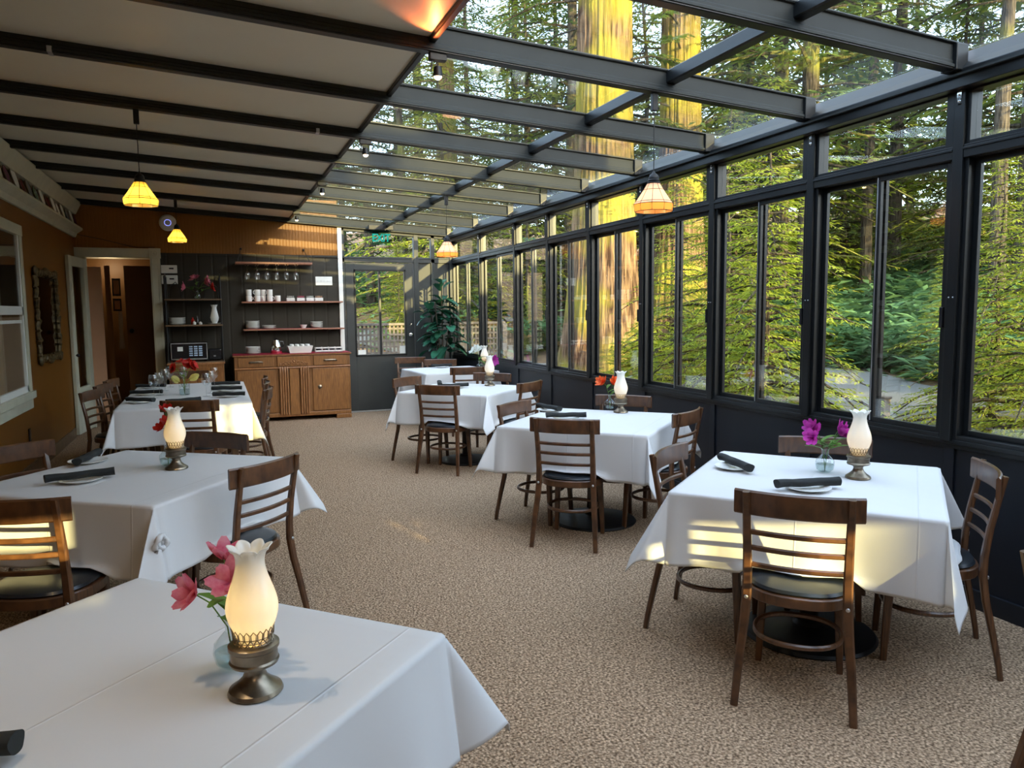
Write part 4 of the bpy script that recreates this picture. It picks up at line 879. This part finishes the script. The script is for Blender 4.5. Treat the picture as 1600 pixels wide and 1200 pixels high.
# ---------------------------------------------------------------- pendants, spots, exit sign
def make_pendant(x, y, zbot, pink, power, label):
    t = thing('pendant_lamp', (x, y, zbot), 0, label, 'pendant lamp'); ztop = zb(x) - zbot
    m = MB(); N = 10; ring = lambda r, z: [(r * math.cos(2 * PI * (k + .5) / N), r * math.sin(2 * PI * (k + .5) / N), z) for k in range(N)]
    levels = [(.036, .165), (.060, .125), (.108, .055), (.118, .042), (.112, .0)]
    vs = [v for r, z in levels[:4] for v in ring(r, z)]; m.add(vs, [(i * N + k, i * N + (k + 1) % N, (i + 1) * N + (k + 1) % N, (i + 1) * N + k) for i in range(3) for k in range(N)])
    m.build('shade', 'shade_pink' if pink else 'shade', t, False)
    m = MB(); vs = [v for r, z in levels[3:] for v in ring(r, z)]; m.add(vs, [(k, (k + 1) % N, N + (k + 1) % N, N + k) for k in range(N)]); m.build('shade_skirt', 'shade_orange' if pink else 'shade', t, False)
    m = MB()
    for k in range(N): m.tube([ring(r, z)[k] for r, z in levels], .0016, 4, up=(0, 0, 1.001))
    for r, z in levels: m.tube(ring(r, z), .0018, 4, True)
    m.build('lead_came', 'iron', t)
    MB().lathe([(.040, .160), (.040, .168), (.034, .172), (.036, .180), (.030, .186), (.031, .196), (.024, .212), (.010, .222), (.004, .235), (0, .236)], 20).build('cap', 'iron', t)
    MB().tube([(0, 0, .23), (0, 0, ztop - .05)], .0028, 6, up=(0, 1, 0)).build('cord', 'iron', t)
    MB().bx(-.018, .018, -.014, .014, ztop - .11, ztop - .003).build('ceiling_mount', 'iron', t, False, .004)
    MB().ball((0, 0, .085), .024, (1, 1, 1.2)).build('bulb', 'bulb', t)
    ld = bpy.data.lights.new('pendant_light', 'POINT'); ld.energy = power; ld.color = (1, .70, .30) if power < 5 else (1, .80, .56); ld.shadow_soft_size = .03
    lo = bpy.data.objects.new('pendant_light', ld); COL.objects.link(lo); lo.location = (0, 0, .045); lo.parent = t
make_pendant(-.45, 5.985, 2.335, False, 1.9, 'yellow stained glass pendant lamp over the left side, nearest of that row')
make_pendant(-.40, 10.483, 2.465, False, 1.9, 'yellow stained glass pendant lamp in front of the ochre end wall beside the round disc')
make_pendant(2.43, 3.907, 2.145, True, .9, 'peach stained glass pendant lamp near the glass wall')
make_pendant(2.40, 8.063, 2.165, True, .9, 'peach stained glass pendant lamp in front of the glazed end wall')
def spot(x, y, label, up=False):
    t = thing('spot_light', (x, y, zb(x)), 0, label, 'spot light')
    MB().bx(-.045, .045, -.02, .02, -.045, -.003).build('transformer', 'iron', t, False, .003)
    MB().tube([(-.03, 0, -.04), (-.035, 0, -.10)], .004, 6, up=(0, 1, 0)).build('arm', 'iron', t)
    m = MB(); m.lathe([(.012, -.07), (.020, -.075), (.026, -.115), (.027, -.125)], 20, cap=False); m.build('reflector', 'iron', t)
    MB().ball((0, 0, -.118), .021, (1, 1, 1)).build('bulb', 'spotbulb', t)
    ld = bpy.data.lights.new('spot_bulb', 'SPOT'); ld.energy = 12; ld.color = (1, .75, .42); ld.spot_size = 1.2; ld.spot_blend = .5; ld.shadow_soft_size = .02
    lo = bpy.data.objects.new('spot_bulb', ld); COL.objects.link(lo); lo.location = (0, 0, -.13); lo.parent = t
    if up:
        ld = bpy.data.lights.new('back_spill', 'SPOT'); ld.energy = 8; ld.color = (1, .22, .06); ld.spot_size = 1.7; ld.spot_blend = .6; ld.shadow_soft_size = .01
        lo = bpy.data.objects.new('back_spill', ld); COL.objects.link(lo); lo.location = (-.03, -.05, -.035); lo.parent = t; lo.rotation_euler = Vector((.12, 1, -.42)).to_track_quat('Z', 'Y').to_euler()
make_pendant(-.45, 1.83, 2.40, False, 20, 'added stained glass pendant lamp above the frame, warming the table nearest the camera')  # pendant added out of view to warm the nearest table
make_pendant(-.45, -1.0, 2.40, False, 24, 'added stained glass pendant lamp behind the camera, warm fill for the left side')  # second unseen pendant, added as warm fill light
spot(1.13, 3.907, 'nearest small halogen spot at the edge of the white ceiling', True)
spot(1.14, 5.985, 'second halogen spot along the white ceiling edge')
spot(1.08, 8.063, 'third halogen spot along the white ceiling edge')
spot(1.06, 10.483, 'farthest halogen spot, near the ochre end wall')
ex = thing('exit_sign', (2.43, D - .16, 2.86), 0, 'clear exit sign with green letters hanging before the glazed end', 'exit sign')
MB().bx(-.19, .19, -.03, .03, -.04, .03).build('housing', 'iron', ex, False, .004); MB().bx(-.145, .145, -.003, .003, -.27, -.04).build('acrylic_panel', 'exit_pane', ex, False)
fc = bpy.data.curves.new('exit_text', 'FONT'); fc.body = 'EXIT'; fc.size = .15; fc.align_x = 'CENTER'; fc.extrude = .002; fc.offset = .002
fo = bpy.data.objects.new('exit_text', fc); COL.objects.link(fo); bpy.context.view_layer.update()
me = bpy.data.meshes.new_from_object(fo.evaluated_get(bpy.context.evaluated_depsgraph_get())); bpy.data.objects.remove(fo)
me.transform(Matrix.Translation((0, -.006, -.215)) @ Matrix.Rotation(PI / 2, 4, 'X') @ Matrix.Scale(.92, 4, (1, 0, 0)) @ Matrix.Scale(1.1, 4, (0, 1, 0))); me.materials.clear(); me.materials.append(M['exit'])
lo = bpy.data.objects.new('letters', me); COL.objects.link(lo); lo.parent = ex
# ceiling clips
for x, y in ((-.78, 4.946), (.78, 5.985)):
    o = MB().bx(x - .012, x + .012, y - .04, y + .04, zb(x) - .012, zb(x) + .02).build('ceiling_hook', 'silver', smooth=False); tag(o, ('left' if x < 0 else 'right') + ' small white clip on a ceiling rafter', 'hook')

# ---------------------------------------------------------------- potted fig
fg = thing('potted_fig', (3.27, 11.35, 0), 0, 'fiddle-leaf fig in a dark pot in the far corner', 'plant')
MB().lathe([(0, 0), (.13, 0), (.17, .30), (.18, .32), (.165, .32), (.15, .27), (0, .27)], 28).build('pot', 'iron', fg)
m = MB(); rg = random.Random(4); st = []
for k in range(5):
    a = k * 1.3; top = Vector((.20 * math.cos(a) * (k > 0), .16 * math.sin(a) * (k > 0) - .03, [2.0, 1.75, 1.6, 1.7, 1.45][k])); pth = [Vector((.02 * math.cos(a), .02 * math.sin(a), .26)), Vector((top.x * .3, top.y * .3, .9)), top]; m.tube(pth, .010, 6, up=(0, 1, 0)); st.append(pth)
m.build('stems', 'bark', fg)['kind'] = 'stuff'
for k in range(96):
    pth = st[rg.choice((0, 0, 1, 2, 3, 4))]; f = rg.uniform(.05, 1); b = pth[1] + (pth[2] - pth[1]) * f; a = rg.uniform(0, 2 * PI); el = rg.uniform(-.45, .5) if f < .85 else rg.uniform(.3, 1.2)
    reach = rg.uniform(.03, .20) * (1.1 - .4 * f); d = Vector((math.cos(a), math.sin(a) * .8, 0)); b = b + d * reach
    if b.y > .38: b.y = .38
    m = MB(); petal(m, b, (d.x, d.y, el), (0, 0, 1), rg.uniform(.17, .26), rg.uniform(.12, .17), -.35); m.build('leaf', 'leaf', fg, angle=180)


# ---------------------------------------------------------------- outside: ground, path, forest
def G(x, y):
    dx = max(0, x - W, L - x); dy = max(0, y - D, FY - y); d = math.hypot(dx, dy)
    return -.45 + .150 * max(0, d - 2) + (.16 * math.sin(.55 * x + .8) * math.sin(.43 * y + .3) + .07 * math.sin(1.7 * x) * math.sin(1.5 * y)) * min(1, d / 5)
def pol(az, r): a = math.radians(az); return r * math.sin(a), r * math.cos(a)
m = MB(); nx, ny = 110, 110; x0, x1, y0, y1 = -32, 72, -40, 84
for j in range(ny + 1):
    for i in range(nx + 1):
        x = x0 + (x1 - x0) * i / nx; y = y0 + (y1 - y0) * j / ny; m.v.append((x, y, G(x, y) - (.12 if L - .5 < x < W + .5 and FY - .5 < y < D + .5 else 0)))
m.f = [(j * (nx + 1) + i, j * (nx + 1) + i + 1, (j + 1) * (nx + 1) + i + 1, (j + 1) * (nx + 1) + i) for j in range(ny) for i in range(nx)]
struct(m.build('floor_ground', 'ground', angle=180))
def ribbon(name, pts, w, mat, lift=.07):
    m = MB(); n = len(pts); vs = []
    for i in range(n):
        a = Vector(pts[max(0, i - 1)]); b = Vector(pts[min(n - 1, i + 1)]); t = (b - a).normalized(); s = Vector((-t.y, t.x))
        for k in range(7):
            q = Vector(pts[i]) + s * w * (k / 6 - .5); vs.append((q.x, q.y, G(q.x, q.y) + lift))
    m.add(vs, [(i * 7 + k, i * 7 + k + 1, i * 7 + k + 8, i * 7 + k + 7) for i in range(n - 1) for k in range(6)]); return m.build(name, mat, angle=180)
def curve(ps, n=40):
    out = []
    for i in range(n + 1):
        t = i / n * (len(ps) - 1); k = min(int(t), len(ps) - 2); f = t - k; p0, p1, p2, p3 = (Vector(ps[max(0, min(len(ps) - 1, k + q))]) for q in (-1, 0, 1, 2))
        out.append(tuple(.5 * ((2 * p1) + (p2 - p0) * f + (2 * p0 - 5 * p1 + 4 * p2 - p3) * f * f + (-p0 + 3 * p1 - 3 * p2 + p3) * f ** 3)))
    return out
struct(ribbon('floor_path', curve([pol(57, 9.5), pol(52, 11.2), pol(47, 13.2), pol(42, 15.5), pol(36, 14.5), pol(28, 14), pol(20, 19), pol(8, 23), pol(-6, 24)], 70), 2.0, 'asphalt'))

def leaves(name, Pn, Dn, Nn, Ln, Wn, mat, parent=None):
    Pn, Dn, Nn = (np.asarray(a, float) for a in (Pn, Dn, Nn)); Ln = np.asarray(Ln)[:, None]; Wn = np.asarray(Wn)[:, None]
    Dn /= np.linalg.norm(Dn, axis=1, keepdims=True) + 1e-9; S = np.cross(Dn, Nn); S /= np.linalg.norm(S, axis=1, keepdims=True) + 1e-9; U = np.cross(S, Dn)
    v = np.stack([Pn, Pn + Dn * Ln * .45 + S * Wn * .5 + U * Wn * .12, Pn + Dn * Ln - U * Ln * .10, Pn + Dn * Ln * .45 - S * Wn * .5 + U * Wn * .12], 1).reshape(-1, 3)
    n = len(Pn); me = bpy.data.meshes.new(name); me.vertices.add(4 * n); me.vertices.foreach_set('co', v.ravel())
    me.loops.add(4 * n); me.loops.foreach_set('vertex_index', np.arange(4 * n)); me.polygons.add(n); me.polygons.foreach_set('loop_start', np.arange(n) * 4); me.polygons.foreach_set('loop_total', np.full(n, 4))
    me.materials.append(M[mat]); me.update(calc_edges=True); o = bpy.data.objects.new(name, me); COL.objects.link(o)
    if parent is not None: o.parent = parent
    return o
def make_conifer(name, h, z0, Lmax, nb, lf, rad, mat, seed, bk='bark', lean=0, pw=.75, dens=1.0, droop=.32, cat='tree'):
    rg = random.Random(seed); t = thing(name); t['category'] = cat
    m = MB(); n = 14; m.tube([(lean * (k / n) ** 2 + .03 * math.sin(k * 1.1 + seed), .04 * math.sin(k * .9 + seed * 2), -.5 + (h + .5) * k / n) for k in range(n + 1)], rad, 12, up=(0, 1, 0), scale=[1.35] + [1.08 - 1.0 * k / n for k in range(1, n + 1)])
    Pn, Dn, Nn, Ln, Wn = [], [], [], [], []
    for b in range(nb):
        f = (b + rg.random()) / nb; z = z0 + (h - z0) * f; Lb = Lmax * max(.12, (1 - f)) ** pw * rg.uniform(.65, 1.15); a = b * 2.399 + rg.uniform(-.4, .4)
        ca, sa = math.cos(a), math.sin(a); up0 = rg.uniform(-.05, .35); dr = droop * rg.uniform(.7, 1.3); bx0 = lean * (z / h) ** 2
        pt = lambda s: (bx0 + ca * Lb * s, sa * Lb * s, z + Lb * (up0 * s - dr * s * s))
        m.tube([pt(0), pt(.35), pt(.7), pt(.97)], max(.010, .016 * Lb), 4, up=(0, 0, 1.01), scale=[1.2, .8, .5, .2])
        nt = max(4, int(Lb / lf * .55 * dens))
        for k in range(nt):
            s = .12 + .88 * (k + rg.random() * .6) / nt; c = pt(s); tl = (.42 * Lb * (1.05 - s) + lf * .9) * rg.uniform(.7, 1.2)
            for sd in (-1, 1):
                ta = a + sd * rg.uniform(.75, 1.2); tx, ty = math.cos(ta), math.sin(ta); tz = rg.uniform(-.25, .02); nl = max(2, int(tl / lf * 1.6 * dens))
                for q in range(nl):
                    u = (q + .5 * rg.random()) / nl * tl; la = ta + (1 if q % 2 else -1) * rg.uniform(.25, .8)
                    Pn.append((c[0] + tx * u, c[1] + ty * u, c[2] + tz * u)); Dn.append((math.cos(la), math.sin(la), tz + rg.uniform(-.35, .1))); Nn.append((rg.uniform(-.35, .35), rg.uniform(-.35, .35), 1)); Ln.append(lf * rg.uniform(.8, 1.4)); Wn.append(lf * rg.uniform(.28, .42))
    m.build('trunk', bk, t); o = leaves('foliage', Pn, Dn, Nn, Ln, Wn, mat, t); return t
def big_redwood(h, r0, r1, seed, label):
    rg = random.Random(seed); t = thing('redwood_tree'); t['category'] = 'tree'; t['label'] = label
    nr, nz = 150, 110; ph = [rg.uniform(0, 6.3) for _ in range(30)]
    m = MB(); vs = []
    for j in range(nz + 1):
        z = -.8 + (h + .8) * (j / nz) ** 1.15; base = r1 + (r0 - r1) * math.exp(-max(0, z) / 2.2) - .012 * z
        for i in range(nr):
            a = 2 * PI * i / nr + .05 * math.sin(z * .5 + ph[0])
            g = sum(math.sin(f * a + ph[q] + .35 * math.sin(z * (.4 + .13 * q) + ph[q + 9])) * w for q, (f, w) in enumerate(((3, .02), (9, .016), (17, .018), (29, .020), (41, .018), (53, .014))))
            k = 1 + g + .010 * math.sin(23 * a + z * 1.2 + ph[20]) + (.10 * math.exp(-max(0, z) / 1.5) * math.sin(6 * a + ph[8]))
            vs.append((base * k * math.cos(a) + .08 * math.sin(z * .15), base * k * math.sin(a), z))
    m.add(vs, [(j * nr + i, j * nr + (i + 1) % nr, (j + 1) * nr + (i + 1) % nr, (j + 1) * nr + i) for j in range(nz) for i in range(nr)]); m.build('trunk', 'bark_red', t, angle=180)
    Pn, Dn, Nn, Ln, Wn = [], [], [], [], []; m = MB()
    for b in range(34):
        z = 3.5 + b * .42 + rg.uniform(-.2, .2); a = rg.uniform(0, 2 * PI); Lb = rg.uniform(1.0, 2.6); rr_ = r1; ca, sa = math.cos(a), math.sin(a)
        pt = lambda s: (ca * (rr_ + Lb * s), sa * (rr_ + Lb * s), z + Lb * (.15 * s - .45 * s * s)); m.tube([pt(-.1), pt(.35), pt(.7), pt(1)], .022, 5, up=(0, 0, 1.01), scale=[1.3, 1, .7, .3])
        for k in range(10):
            s = .3 + .07 * k; c = pt(s)
            for sd in (-1, 1):
                ta = a + sd * rg.uniform(.7, 1.2); tl = .35 * Lb * (1.2 - s)
                for q in range(4):
                    u = q / 4 * tl; la = ta + (1 if q % 2 else -1) * .5; Pn.append((c[0] + math.cos(ta) * u, c[1] + math.sin(ta) * u, c[2] - .15 * u)); Dn.append((math.cos(la), math.sin(la), rg.uniform(-.5, 0))); Nn.append((rg.uniform(-.3, .3), rg.uniform(-.3, .3), 1)); Ln.append(.2); Wn.append(.07)
    m.build('limbs', 'bark', t); leaves('foliage', Pn, Dn, Nn, Ln, Wn, 'needle', t); return t
def at(o, az, r, dz=0, rz=0):
    x, y = pol(az, r); o.location = (x, y, G(x, y) + dz); o.rotation_euler = (0, 0, rz)
at(big_redwood(26, 1.05, .70, 3, 'huge mossy redwood trunk lit yellow by the sun, widest tree outside the glass'), 28.2, 18.3, 0, .4)
at(big_redwood(26, .80, .54, 9, 'second big redwood trunk, furrowed bark, right of the widest one'), 33.8, 19.8, 0, 1.4)
at(big_redwood(26, .62, .42, 5, 'grey redwood trunk beyond the glazed end wall, behind the fig'), 16.8, 29, 0, 2.4)
FIR = Proto(lambda: make_conifer('fir_tree', 17, 1.2, 3.3, 150, .26, .20, 'needle', 1, droop=.38))
FIR2 = Proto(lambda: make_conifer('fir_tree', 15, 3.0, 2.8, 110, .24, .17, 'needle', 2, droop=.25, lean=.4))
POLE = Proto(lambda: make_conifer('pine_tree', 27, 3.5, 3.1, 120, .30, .22, 'needle', 3, pw=.45, droop=.25))
POLE2 = Proto(lambda: make_conifer('pine_tree', 24, 7.5, 2.2, 70, .26, .17, 'needle', 4, pw=.4, droop=.1, lean=-.7))
YOUNG = Proto(lambda: make_conifer('young_conifer', 6.0, .3, 2.4, 125, .09, .06, 'needle_sunlit', 5, droop=.42, pw=.9))
GF, GP = 'dense fir trees in the forest outside', 'tall slender trunks in the forest outside'
LF, LP = 'dense green fir tree standing in the forest beyond the glass', 'tall thin trunked tree standing in the forest beyond the glass'
def put(pr, az, r, sc, lb, gp, rz=None):
    x, y = pol(az, r); return pr.put((x, y, G(x, y) - .1), (az * 1.7 + r) if rz is None else rz, lb, gp, sc)
for az, r, sc, k in ((25.9, 25, 1.0, 0), (40.6, 22, 1.0, 0), (42.4, 20, 1.05, 0), (46.2, 24, .95, 1), (47.9, 27, 1.0, 0), (53.8, 19, .95, 1), (55.3, 21, 1.2, 0), (38.4, 29, 1, 0), (21.6, 28, 1.0, 1), (14.6, 31, 1.0, 0), (13.4, 27, .9, 1), (10.8, 29, 1, 1), (8.4, 30, 1.0, 0), (4.2, 33, 1, 0), (57.5, 26, 1.1, 0), (59, 21, 1, 1), (62, 24, 1, 0)):
    put((POLE, POLE2)[k], az, r, sc, LP, GP)
for az, r, sc, k in ((37.5, 24, .8, 0), (39.2, 34, 1.0, 1), (43.6, 42, 1.1, 1), (45.6, 37, 1, 0), (48.8, 36, .95, 0), (52.4, 35, .9, 0), (56.4, 34, .9, 0), (58.5, 38, 1, 1), (61, 33, 1, 0),
        (33, 36, 1, 1), (30, 34, 1.0, 0), (24.7, 30, .95, 0), (22.5, 38, 1.1, 1), (18.2, 38, 1.1, 0), (13, 40, 1.1, 0), (7.6, 41, 1.1, 0), (4.8, 38, 1, 1), (2, 42, 1, 0), (-1, 40, 1.1, 1), (17, 47, 1.2, 0), (9, 48, 1.3, 1), (46, 50, 1.3, 0), (38, 52, 1.3, 0), (21, 52, 1.3, 1), (5, 52, 1.3, 0), (57, 48, 1.2, 1), (44.8, 27, .62, 0), (51.6, 24, .6, 0), (56, 27, .7, 1)):
    put((FIR, FIR2)[k], az, r, sc, LF, GF)
for az, r, sc, lb in ((37.2, 11.5, .80, 'bright young conifer just outside, left of the window with the widest post gap'), (39.9, 9.8, .78, 'sunlit young conifer with drooping boughs outside the tall middle window'), (33.6, 13.5, .72, 'sunlit young conifer at the foot of the second redwood'), (54.0, 10.8, .62, 'bright low conifer boughs behind the rightmost window'), (57.2, 9.0, .7, 'bright conifer at the far right edge outside'), (23.3, 21, .42, 'small sunlit conifer on the slope left of the widest redwood'), (12.9, 21.5, .50, 'sunlit yellow-green bush seen through the end door window'), (43.0, 17, .42, 'young conifer beside the path, left part of the large window'), (50.9, 15, .36, 'young conifer beyond the path, right part of the large window'), (38.3, 23, 2.3, 'tall yellow-lit conifer seen through the roof right of the second redwood'), (22.6, 26, 2.2, 'tall yellow-lit conifer seen through the roof left of the widest redwood'), (44.8, 30, 2.4, 'tall yellow-lit conifer behind the large window'), (16.2, 24, 1.7, 'tall yellow-lit conifer seen above the end wall'), (52.5, 28, 2.2, 'tall yellow-lit conifer behind the rightmost windows'), (31.2, 29, 2.4, 'tall yellow-lit conifer between the two redwoods')):
    put(YOUNG, az, r, sc, lb, None)
# trees added out of view to the south-east to shade the understory
for az, r, sc, k in ((72, 20, 1, 1), (88, 24, 1, 0), (104, 24, 1, 1), (120, 30, 1, 0), (66, 28, 1, 1)):
    put((FIR, POLE)[k], az, r, sc, 'unseen fir tree added beside the view to shade the understory' if k == 0 else 'unseen thin trunked tree added beside the view to shade the understory', 'unseen shade trees added right of the view')
for az, r, sc, k in ((163.5, 15.0, 1, 0), (157, 17.5, 1.05, 1), (171, 18, 1, 1)):  # trees added out of view to break the low sun into dapples
    put((POLE, POLE2)[k], az, r, sc, 'unseen thin trunked tree added behind the house to dapple the sun', 'unseen dappling trees added behind the house')
# understory
def scatter(name, n, az0, az1, r0, r1, lmin, lmax, mat, label, cat, seed, cond=None):
    rg = np.random.default_rng(seed); Pn, Dn, Nn, Ln, Wn = [], [], [], [], []
    while n > 0:
        az = rg.uniform(az0, az1); r = 1 / rg.uniform(1 / r1, 1 / r0) if rg.random() < .5 else rg.uniform(r0, r1); x, y = pol(az, r); d = max(x - W, y - D)
        if d < 2.2 or (cond and not cond(x, y, az, r)): continue
        n -= 1; z = G(x, y); hh = rg.uniform(0, .55) * (1 + r / 30); base = np.array([x, y, z + hh]); nl = rg.integers(5, 9); s = 1 + r / 28
        for k in range(nl):
            a = rg.uniform(0, 2 * PI); d_ = (math.cos(a), math.sin(a), rg.uniform(-.15, .6)); Pn.append(base + rg.uniform(-.12, .12, 3)); Dn.append(d_); Nn.append((rg.uniform(-.4, .4), rg.uniform(-.4, .4), 1)); l = rg.uniform(lmin, lmax) * s; Ln.append(l); Wn.append(l * rg.uniform(.22, .4))
    o = leaves(name, Pn, Dn, Nn, Ln, Wn, mat); tag(o, label, cat, kind='stuff'); return o
pathpts = np.array([(p[0], p[1]) for p in curve([pol(57, 9.5), pol(52, 11.2), pol(47, 13.2), pol(42, 15.5), pol(36, 14.5), pol(28, 14), pol(20, 19), pol(8, 23), pol(-6, 24)], 70)])
offpath = lambda x, y, az, r: np.min(np.hypot(pathpts[:, 0] - x, pathpts[:, 1] - y)) > 1.15
scatter('fern_cover', 7500, 34, 62, 12.5, 44, .14, .30, 'understory', 'shaded green ferns and low shrubs covering the hillside beyond the path', 'ferns', 1, lambda x, y, az, r: offpath(x, y, az, r) and (r > 14 or az > 50))
scatter('low_shrubs', 700, 16, 33, 9, 16, .08, .17, 'needle_sunlit', 'sunlit yellow-green low plants outside the far windows', 'shrubs', 2, lambda x, y, az, r: offpath(x, y, az, r) and math.sin(x * 2.1) * math.sin(y * 1.7) > -.2)
scatter('hillside_brush', 1300, 0, 30, 20, 40, .12, .26, 'understory', 'sparse brush on the brown slope north of the building', 'brush', 3, lambda x, y, az, r: offpath(x, y, az, r) and math.sin(x * .9) * math.sin(y * .8) > .1)
# boulders, log, post
def boulder(az, r, s, seed, label):
    rg = random.Random(seed); m = MB(); m.ball((0, 0, 0), 1, (1, .8, .55), 28, 18); ph = [rg.uniform(0, 6) for _ in range(6)]
    m.v = [tuple(Vector(v) * (s * (1 + .13 * math.sin(3 * v[0] + ph[0]) * math.cos(2.5 * v[1] + ph[1]) + .06 * math.sin(7 * v[0] + 5 * v[2] + ph[2]) + .04 * math.sin(11 * v[1] + ph[3])))) for v in m.v]
    o = m.build('boulder', 'rock', angle=180); tag(o, label, 'rock'); at(o, az, r, s * .18)
boulder(53.4, 8.3, .62, 1, 'grey boulder at the foot of the rightmost window'); boulder(51.4, 8.6, .38, 2, 'smaller grey boulder left of the large one'); boulder(42.2, 11.0, .42, 3, 'pale boulder outside below the middle windows')
o = MB().tube([(-1.9, 0, .2), (-.6, .05, .22), (.7, -.03, .2), (2.0, .04, .18)], .24, 16, up=(0, 0, 1.01), scale=[1.1, 1, .95, .8]).build('fallen_log', 'bark'); tag(o, 'fallen mossy log lying by the path outside the far windows', 'log'); at(o, 24.5, 15.0, 0, -.25)
o = thing('fence_post', (0, 0, 0), 0, 'short dark wooden post beside the gravel path', 'post'); MB().bx(-.05, .05, -.05, .05, -.3, .75).build('post', 'deck', o, False, .008); MB().bx(-.06, .06, -.06, .06, .75, .78).build('cap', 'deck', o, False, .006); at(o, 47.7, 9.6)
# deck and railing outside the end door
DZ = .35
m = MB()
for k in range(17): m.bx(.4 + k * .3, .69 + k * .3, D + .15, D + 2.75, DZ - .40, DZ - .37)
struct(m.build('floor_deck', 'deck', smooth=False))
rl = thing('deck_railing', (0, D + 2.6, 0), 0, 'weathered lattice deck railing outside the end door', 'railing')
MB().bx(.4, 5.5, -.05, .05, 1.30, 1.345).build('top_rail', 'deck', rl, False, .004); MB().bx(.4, 5.5, -.03, .03, .42, .48).build('bottom_rail', 'deck', rl, False)
for k in range(4): MB().bx(.4 + k * 1.68, .49 + k * 1.68, -.045, .045, -.05, 1.30).build('post', 'deck', rl, False)
m = MB()
for k in range(7): m.bx(.45, 5.45, -.008, 0, .53 + k * .115, .565 + k * .115)
for k in range(66): m.bx(.45 + k * .076, .487 + k * .076, 0, .008, .46, 1.3)
m.build('lattice', 'deck', rl, False)
